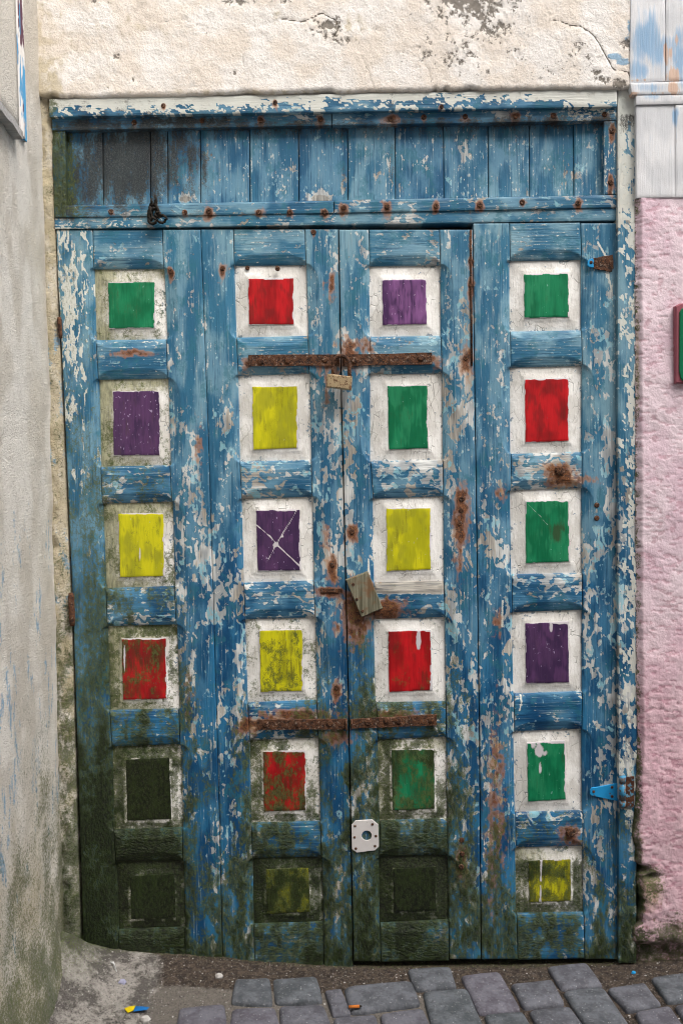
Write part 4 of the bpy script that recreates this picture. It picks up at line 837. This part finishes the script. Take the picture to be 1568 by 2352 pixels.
# the oriel: its foot ledge and the flaked board at its end
e0 = hitleft(46, 285, .03); e1 = hitleft(58, 300, .03); zl = float(hitleft(56, 300, .03)[2]); ye = float(e1[1])
ow = thing('oriel', (xcm, ye-.3, zl), 'rendered bay with a chipped sill board overhanging the grey side wall', 'bay')
n1, n2 = 60, 40
zb = np.linspace(zl, 4.4, n1); yb_ = np.linspace(ye, -1.24, n2); Z, Y = np.meshgrid(zb, yb_, indexing='ij')
X = xcm+.016-.075*Y+.006*(fbm(Y*12, Z*9, 81, 4)-.5)
pts = np.stack([X, Y, Z], -1); near = pts[:, :1].copy(); near[..., 0] -= .06; pts = np.concatenate([near, pts], 1); bot = pts[:1].copy(); bot[..., 0] -= .06; pts = np.concatenate([bot, pts], 0)
o1 = .55+0*pts[..., 0]; w1 = np.stack([.12+0*o1, .06+0*o1, .35*fbm(pts[..., 1]*9, pts[..., 2]*6, 5)+.1], -1); w2 = np.stack([0*o1, 0*o1+.05, 0*o1], -1)
sheet_attr('render_face', pts, w1, w2, PL_GREY, ow)
# sill board
def strip(name, ya, yb, za, zb_, xoff, th, mat, parent, sag=0):
    n = 24; V = []; Fc = []
    for k in range(n+1):
        y = ya+(yb-ya)*k/n; x = xcm+xoff-.075*y+.002*random.uniform(-1, 1); j = .003*random.uniform(-1, 1)
        V += [(x, y, zb_+j), (x, y, za+j), (x-th, y, za+j), (x-th, y, zb_+j)]
    for k in range(n):
        for s in range(4):
            a = 4*k+s; b = 4*k+(s+1) % 4; Fc.append((a, b, b+4, a+4))
    Fc += [(0, 3, 2, 1), (4*n, 4*n+1, 4*n+2, 4*n+3)]
    return mesh_obj(name, V, Fc, mat, parent)
SILL = rawwood('grey_sill_board', lin(150, 148, 146), lin(190, 188, 186), lin(120, 112, 104), 'x')
strip('sill_board', ye+.004, -1.24, zl-.014, zl+.004, .024, .07, SILL, ow)
def flaked():
    m = Mat('flaked_corner_paint'); n = m.noise((30, 30, 7), 4, .6); g = m.noise((90, 90, 12), 4)
    c = m.mix(m.step(n, .42, .46), lin(92, 56, 72), lin(226, 222, 218)); c = m.mix(m.step(m.noise((40, 40, 6), 4, off=5), .52, .55), c, lin(74, 150, 196)); c = m.mix(m.step(g, .62, .68), c, lin(168, 158, 148))
    return m.out(c, .6, m.bump(m.add(n, g), .002, .7))
strip('corner_board', ye+.085, ye-.004, zl+.01, 4.39, .010, .07, flaked(), ow)

# ------------------------------------------------------------------ ground
def ground_mat():
    m = Mat('dirt_and_cement'); a = m.attr('wear_a'); q = m.attr('wear_c')
    n2 = m.noise(70, 4, .65); n3 = m.noise(280, 3, .65); j2 = m.sub(n2, .5)
    dirt = m.mix(m.step(n2, .3, .7), lin(40, 33, 28), lin(88, 76, 66)); sand = m.mix(n2, lin(80, 74, 68), lin(132, 126, 119))
    c = m.mix(m.step(m.add(a[0], m.mul(j2, .6)), .35, .65), dirt, sand)
    cem = m.mix(m.step(m.add(m.mul(q[0], .6), m.mul(j2, 1.8)), .0, .7), lin(92, 88, 84), lin(164, 159, 153)); c = m.mix(m.step(m.add(a[1], m.mul(j2, .5)), .35, .6), c, cem)
    c = m.mix(m.mul(m.step(n3, .57, .68), .65), c, lin(150, 144, 138)); c = m.mix(m.mul(m.step(n3, .44, .32), .75), c, lin(24, 20, 17))
    vo = m.vor(150); cl = m.n('SeparateXYZ'); m.t.links.new(vo.outputs['Color'], cl.inputs[0])
    sp = m.mul(m.step(vo.outputs['Distance'], .26, .18), m.step(cl.outputs[0], .86, .88)); c = m.mix(m.mul(sp, .8), c, lin(196, 194, 190))
    c, tk = moss_layer(m, c, a[2], n3, n3)
    return m.out(c, .95, m.bump(m.add(m.add(n2, m.mul(n3, .8)), m.mul(sp, .5)), .006, 1.0))
GM = ground_mat()
foot = np.array([(60, 2128), (150, 2146), (190, 2160), (225, 2172), (300, 2187), (400, 2192), (510, 2200), (600, 2210), (700, 2217), (812, 2222), (950, 2222), (1100, 2221), (1250, 2219), (1380, 2216), (1470, 2208), (1600, 2200), (1800, 2196)], float)
fp = P(foot[:, 0], foot[:, 1], 0.0)
def gh(x, y):
    h = np.interp(x, fp[:, 0], fp[:, 2])
    t = np.clip(-y, 0, 3)
    return h*np.exp(-(t/.30)**1.5)
gx_ = np.concatenate([np.linspace(-40, -1.4, 12), np.linspace(-1.3, 1.5, 360), np.linspace(1.6, 40, 12)]); gy_ = np.concatenate([np.linspace(.2, -.62, 120), np.linspace(-.7, -3.6, 30), np.linspace(-4.5, -40, 8)])
YY, XX = np.meshgrid(gy_, gx_, indexing='ij')
rough = .006*(fbm(XX*22, YY*22, 3, 4)-.5)+.004*(fbm(XX*80, YY*80, 7, 3)-.5)
mound = sst(-.42, -.62, XX+.10*(fbm(XX*7, YY*7, 9)-.5))
ZZ = gh(XX, YY)+rough+mound*.022*(fbm(XX*18, YY*18, 21, 5)-.4)*sst(.02, -.05, YY)+.05*sst(-.62, -.78, XX)*sst(.0, -.06, YY)*sst(-.5, -.3, YY)
def groundz(x, y):
    i = np.clip(np.searchsorted(-gy_, -y)-1, 0, len(gy_)-2); j = np.clip(np.searchsorted(gx_, x)-1, 0, len(gx_)-2)
    v_ = (y-gy_[i])/(gy_[i+1]-gy_[i]); u_ = (x-gx_[j])/(gx_[j+1]-gx_[j])
    return float((ZZ[i, j]*(1-u_)+ZZ[i, j+1]*u_)*(1-v_)+(ZZ[i+1, j]*(1-u_)+ZZ[i+1, j+1]*u_)*v_)
sandy = sst(-.10, -.16, YY)*sst(.55, .1, XX)
w1 = np.stack([sandy, mound*sst(.02, -.02, YY), .55*sst(-.60, -.80, XX)*sst(-.3, 0, YY)+.25*sst(-.03, .01, YY)], -1)
gobj = sheet_attr('ground', np.stack([XX, YY, ZZ], -1), w1, w1*0, GM, None, w3=np.stack([fld(XX*1000, YY*1000, 91, 40, 40), XX*0, XX*0], -1))
tag(gobj, 'brown dirt and pale cement along the foot of the door', None, None, 'structure')

def stone_mat():
    m = Mat('grey_cobble_stone'); oi = m.n('ObjectInfo')
    n1 = m.noise(24, 3, .62); n2 = m.noise(130, 4, .68)
    c = m.mix(m.step(n1, .34, .64), lin(58, 60, 66), lin(102, 104, 112)); c = m.mix(m.mul(m.step(n2, .55, .7), .5), c, lin(150, 149, 150)); c = m.mix(m.mul(m.step(n2, .44, .32), .6), c, lin(30, 30, 33))
    tint = m.mix(oi.outputs['Random'], lin(86, 94, 96), lin(112, 104, 116)); c = m.mix(.35, c, tint)
    vo = m.vor(190); cl = m.n('SeparateXYZ'); m.t.links.new(vo.outputs['Color'], cl.inputs[0])
    sp = m.mul(m.step(vo.outputs['Distance'], .24, .16), m.step(cl.outputs[0], .90, .92)); c = m.mix(m.mul(sp, .85), c, lin(204, 204, 204))
    return m.out(c, .78, m.bump(m.add(n1, m.mul(n2, .6)), .005, .8))
STONE = stone_mat()
# mortar bed carrying the cobbles
bx0, by0 = np.meshgrid(np.linspace(-.95, 2.2, 60), np.linspace(-.10, -3.4, 60)); 
def edge_y(x): return np.interp(x, [-1, -.45, -.25, 0, .3, .8, 1.2, 2.5], [-.36, -.26, -.17, -.13, -.06, -.05, -.07, -.07])
bz = gh(bx0, by0)-.03
bz = np.where(by0 < edge_y(bx0)-.02, np.maximum(bz, gh(bx0, by0)+.0015-.004), bz)
V = np.stack([bx0, by0, bz], -1)
w1 = np.stack([0*bz+.75*sst(.7, .2, bx0), bz*0, bz*0], -1)
pav = sheet_attr('pavement', V, w1, w1*0, GM); tag(pav, 'dark grey cobblestone paving in front of the blue door', None, None, 'structure')
COB = [[(543,2264),(617,2261),(622,2313),(534,2313)], [(628,2256),(723,2249),(736,2301),(636,2308)], [(747,2278),(782,2274),(804,2327),(764,2330)], [(796,2267),(940,2253),(959,2303),(811,2324)], [(939,2224),(1031,2219),(1044,2262),(956,2270)],
 [(536,2327),(628,2324),(642,2378),(528,2382)], [(645,2317),(740,2312),(762,2372),(652,2376)], [(769,2339),(859,2334),(875,2385),(775,2390)], [(876,2330),(968,2319),(990,2374),(892,2384)], [(974,2277),(1069,2269),(1112,2368),(1000,2372)],
 [(1061,2240),(1144,2232),(1191,2313),(1101,2321)], [(1176,2258),(1266,2249),(1292,2301),(1205,2310)], [(1261,2220),(1345,2210),(1380,2259),(1291,2268)], [(1297,2277),(1383,2268),(1450,2365),(1362,2375)], [(1398,2272),(1479,2258),(1515,2306),(1441,2319)],
 [(1498,2250),(1590,2240),(1622,2292),(1535,2303)], [(1115,2331),(1198,2322),(1228,2378),(1140,2384)], [(1219,2321),(1306,2312),(1348,2366),(1250,2376)], [(1461,2326),(1536,2314),(1576,2370),(1490,2378)], [(1552,2313),(1640,2302),(1680,2356),(1592,2368)], [(415,2330),(512,2322),(516,2378),(408,2384)], [(1600,2236),(1690,2228),(1725,2280),(1634,2290)]]
def cobble(poly, z0, k):
    """rounded, slightly domed sett from its outline on the ground"""
    c = np.mean(poly, 0); poly = c+(poly-c)*1.09; n = len(poly); ring = []
    for i in range(n):
        p0, p1, p2 = poly[i-1], poly[i], poly[(i+1) % n];r = .10
        a = p1+(p0-p1)*r; b = p1+(p2-p1)*r
        for t in (0, .35, .65, 1): ring.append((1-t)**2*a+2*t*(1-t)*p1+t*t*b)
        q = p1+(p2-p1)*.5; ring.append(q+(q-c)*random.uniform(-.02, .03))
    ring = np.array(ring); m = len(ring); V = []; Fc = []
    tilt = np.array([random.uniform(-.02, .02), random.uniform(-.03, .03)])
    for s, h in [(1.0, -.05), (1.0, .002), (.975, .0065), (.92, .0105), (.80, .0130), (.5, .0148)]:
        for j, p in enumerate(ring):
            q = c+(p-c)*s; hh = h+(.003*(fbm(np.array([q[0]*30]), np.array([q[1]*30]), k)[0]-.5)+float((q-c)@tilt) if h > -.04 else 0)
            V.append((q[0], q[1], z0+hh))
    for i in range(5):
        for j in range(m):
            a, b = i*m+j, i*m+(j+1) % m; Fc.append((a, b, b+m, a+m))
    V.append((c[0], c[1], z0+.015)); t = len(V)-1
    for j in range(m): Fc.append((5*m+j, 5*m+(j+1) % m, t))
    return V, Fc
for k, q in enumerate(COB):
    pl_ = [G(x, y, .010)[:2] for x, y in q][::-1]
    c = np.mean(pl_, 0); z0 = float(gh(c[0], c[1])); V, Fc = cobble(np.array(pl_), z0, k); mesh_obj('cobblestone', V, Fc, STONE, pav, True)
# rows running on towards the street, out of the picture
lib = []
for k in range(8):
    hw, hd = random.uniform(.05, .062), random.uniform(.048, .055); sk_ = random.uniform(-.006, .006)
    V, Fc = cobble(np.array([(-hw, -hd), (hw, -hd+sk_), (hw-sk_, hd), (-hw, hd)]), 0, 900+k); me = bpy.data.meshes.new('cobblestone'); me.from_pydata(V, [], Fc); me.polygons.foreach_set('use_smooth', [True]*len(Fc)); me.materials.append(STONE); lib.append(me)
cnt = 0
for r in range(11):
    for c_ in range(19):
        x = -.70+c_*.132+(r % 2)*.06+random.uniform(-.006, .006); y = -.425-r*.124+random.uniform(-.005, .005)+.03*math.sin(x*2)
        if x < -.60-.0*y: continue
        o = bpy.data.objects.new('cobblestone', random.choice(lib)); o.location = (x, y, float(gh(x, y))); o.rotation_euler = (0, 0, random.choice((0, math.pi))+random.uniform(-.05, .05)-.06); link(o, pav); cnt += 1

# crumbs of plaster and grit, far too many to count
CH = flat('pale_crumbs', lin(196, 192, 188), .9); V = []; Fc = []
for k in range(700):
    x = random.uniform(-.78, 1.3); y = random.uniform(-.42, -.004) if random.random() < .7 else random.uniform(-.15, -.004); s = random.choice((.0010, .0012, .0016, .0022, .0030))*random.uniform(.7, 1.3)
    z = groundz(x, y)
    n = len(V)
    for a in range(5): V.append((x+s*math.cos(a*1.257)*random.uniform(.7, 1.3), y+s*math.sin(a*1.257)*random.uniform(.7, 1.3), z-.0006))
    V.append((x+s*.3, y, z+s*.55)); Fc += [(n+a, n+(a+1) % 5, n+5) for a in range(5)]
tag(mesh_obj('grit', V, Fc, CH), 'pale crumbs of plaster scattered over the dirt', 'grit', None, 'stuff')

# litter
def lay(px, py, lift=.002):
    g = G(px, py, .0)
    for _ in range(4): g = G(px, py, groundz(g[0], g[1]))
    return g+np.array([0, 0, lift])
def stone_chip(name, px, py, s, mat, label, cat, group=None):
    g = lay(px, py, .002); V = []; Fc = []
    for k, (r, h) in enumerate([(1, -.3), (1.05, .2), (.7, .7)]):
        for a in range(7): V.append((s*r*math.cos(a*.9)*random.uniform(.8, 1.2), s*.7*r*math.sin(a*.9)*random.uniform(.8, 1.2), s*h))
    for i in range(2):
        for a in range(7): Fc.append((i*7+a, i*7+(a+1) % 7, i*7+7+(a+1) % 7, i*7+7+a))
    Fc.append(tuple(range(14, 21)))
    return tag(mesh_obj(name, V, Fc, mat, None, loc=tuple(g)), label, cat, group)
stone_chip('plaster_chip', 503, 2246, .011, CH, 'white plaster chip lying on the dirt below the second leaf', 'chip')
stone_chip('plaster_chip', 281, 2259, .010, flat('lilac_chip', lin(170, 170, 196), .8), 'pale lilac plaster chip beside the white scrap of foil', 'chip')
stone_chip('plaster_chip', 334, 2346, .013, CH, 'white plaster chip on cement near the torn wrapper', 'chip')
stone_chip('paint_flake', 1454, 2237, .006, CYAN, 'small bright blue paint flake on dirt under the pink wall', 'flake')
# cigarette end
g = lay(815, 2331, .020); V, Fc = tube([(-.016, 0, 0), (.012, .002, 0)], .0038, 10); ce = thing('cigarette_end', tuple(g), 'orange cigarette filter lying between the cobbles', 'cigarette end')
o = mesh_obj('filter', V, Fc, flat('cork_paper', lin(196, 112, 44), .8), None, True); o.parent = ce
V, Fc = tube([(.012, .002, 0), (.018, .003, 0)], [.0036, .002], 8); o = mesh_obj('burnt_tip', V, Fc, RAG, None, True); o.parent = ce
# wrapper
g = lay(300, 2323, .002); wr = thing('sweet_wrapper', tuple(g), 'torn yellow and blue sweet wrapper on the cement', 'wrapper')
def crumple(name, poly, mat, parent):
    V = []; n = len(poly)
    for x, y in poly: V.append((x, y, random.uniform(.0, .006)))
    V.append((sum(p[0] for p in poly)/n, sum(p[1] for p in poly)/n, .008)); Fc = [(i, (i+1) % n, n) for i in range(n)]
    o = mesh_obj(name, V, Fc, mat, None); o.parent = parent
    md = o.modifiers.new('thickness', 'SOLIDIFY'); md.thickness = .0006
crumple('yellow_end', [(-.016, 0), (-.006, .010), (.010, .013), (.009, -.010), (-.004, -.012)], flat('yellow_film', lin(226, 200, 20), .35), wr)
crumple('blue_end', [(.0095, .013), (.030, .010), (.048, .002), (.044, -.008), (.0095, -.010)], flat('blue_film', lin(30, 110, 180), .35), wr)
g = lay(262, 2222, .002); sc_ = thing('foil_scrap', tuple(g), 'curled white scrap of foil on the cement mound', 'scrap')
crumple('curl', [(-.014, .012), (-.004, .016), (.0, .004), (.012, -.022), (.016, -.030), (.004, -.012), (-.004, .004)], flat('white_foil', lin(235, 235, 235), .3), sc_)

# ------------------------------------------------------------------ the other side of the lane (unseen, behind the camera), added and raised to shade the door
ob = thing('unseen_opposite_house', (0, -3.9, 0), 'unseen pale house front across the lane, added to shade the door', 'house')
box('wall', (-9, -4.4, -.1), (9, -3.7, 6.4), PL_GREY, ob, (.2, .1, .2))
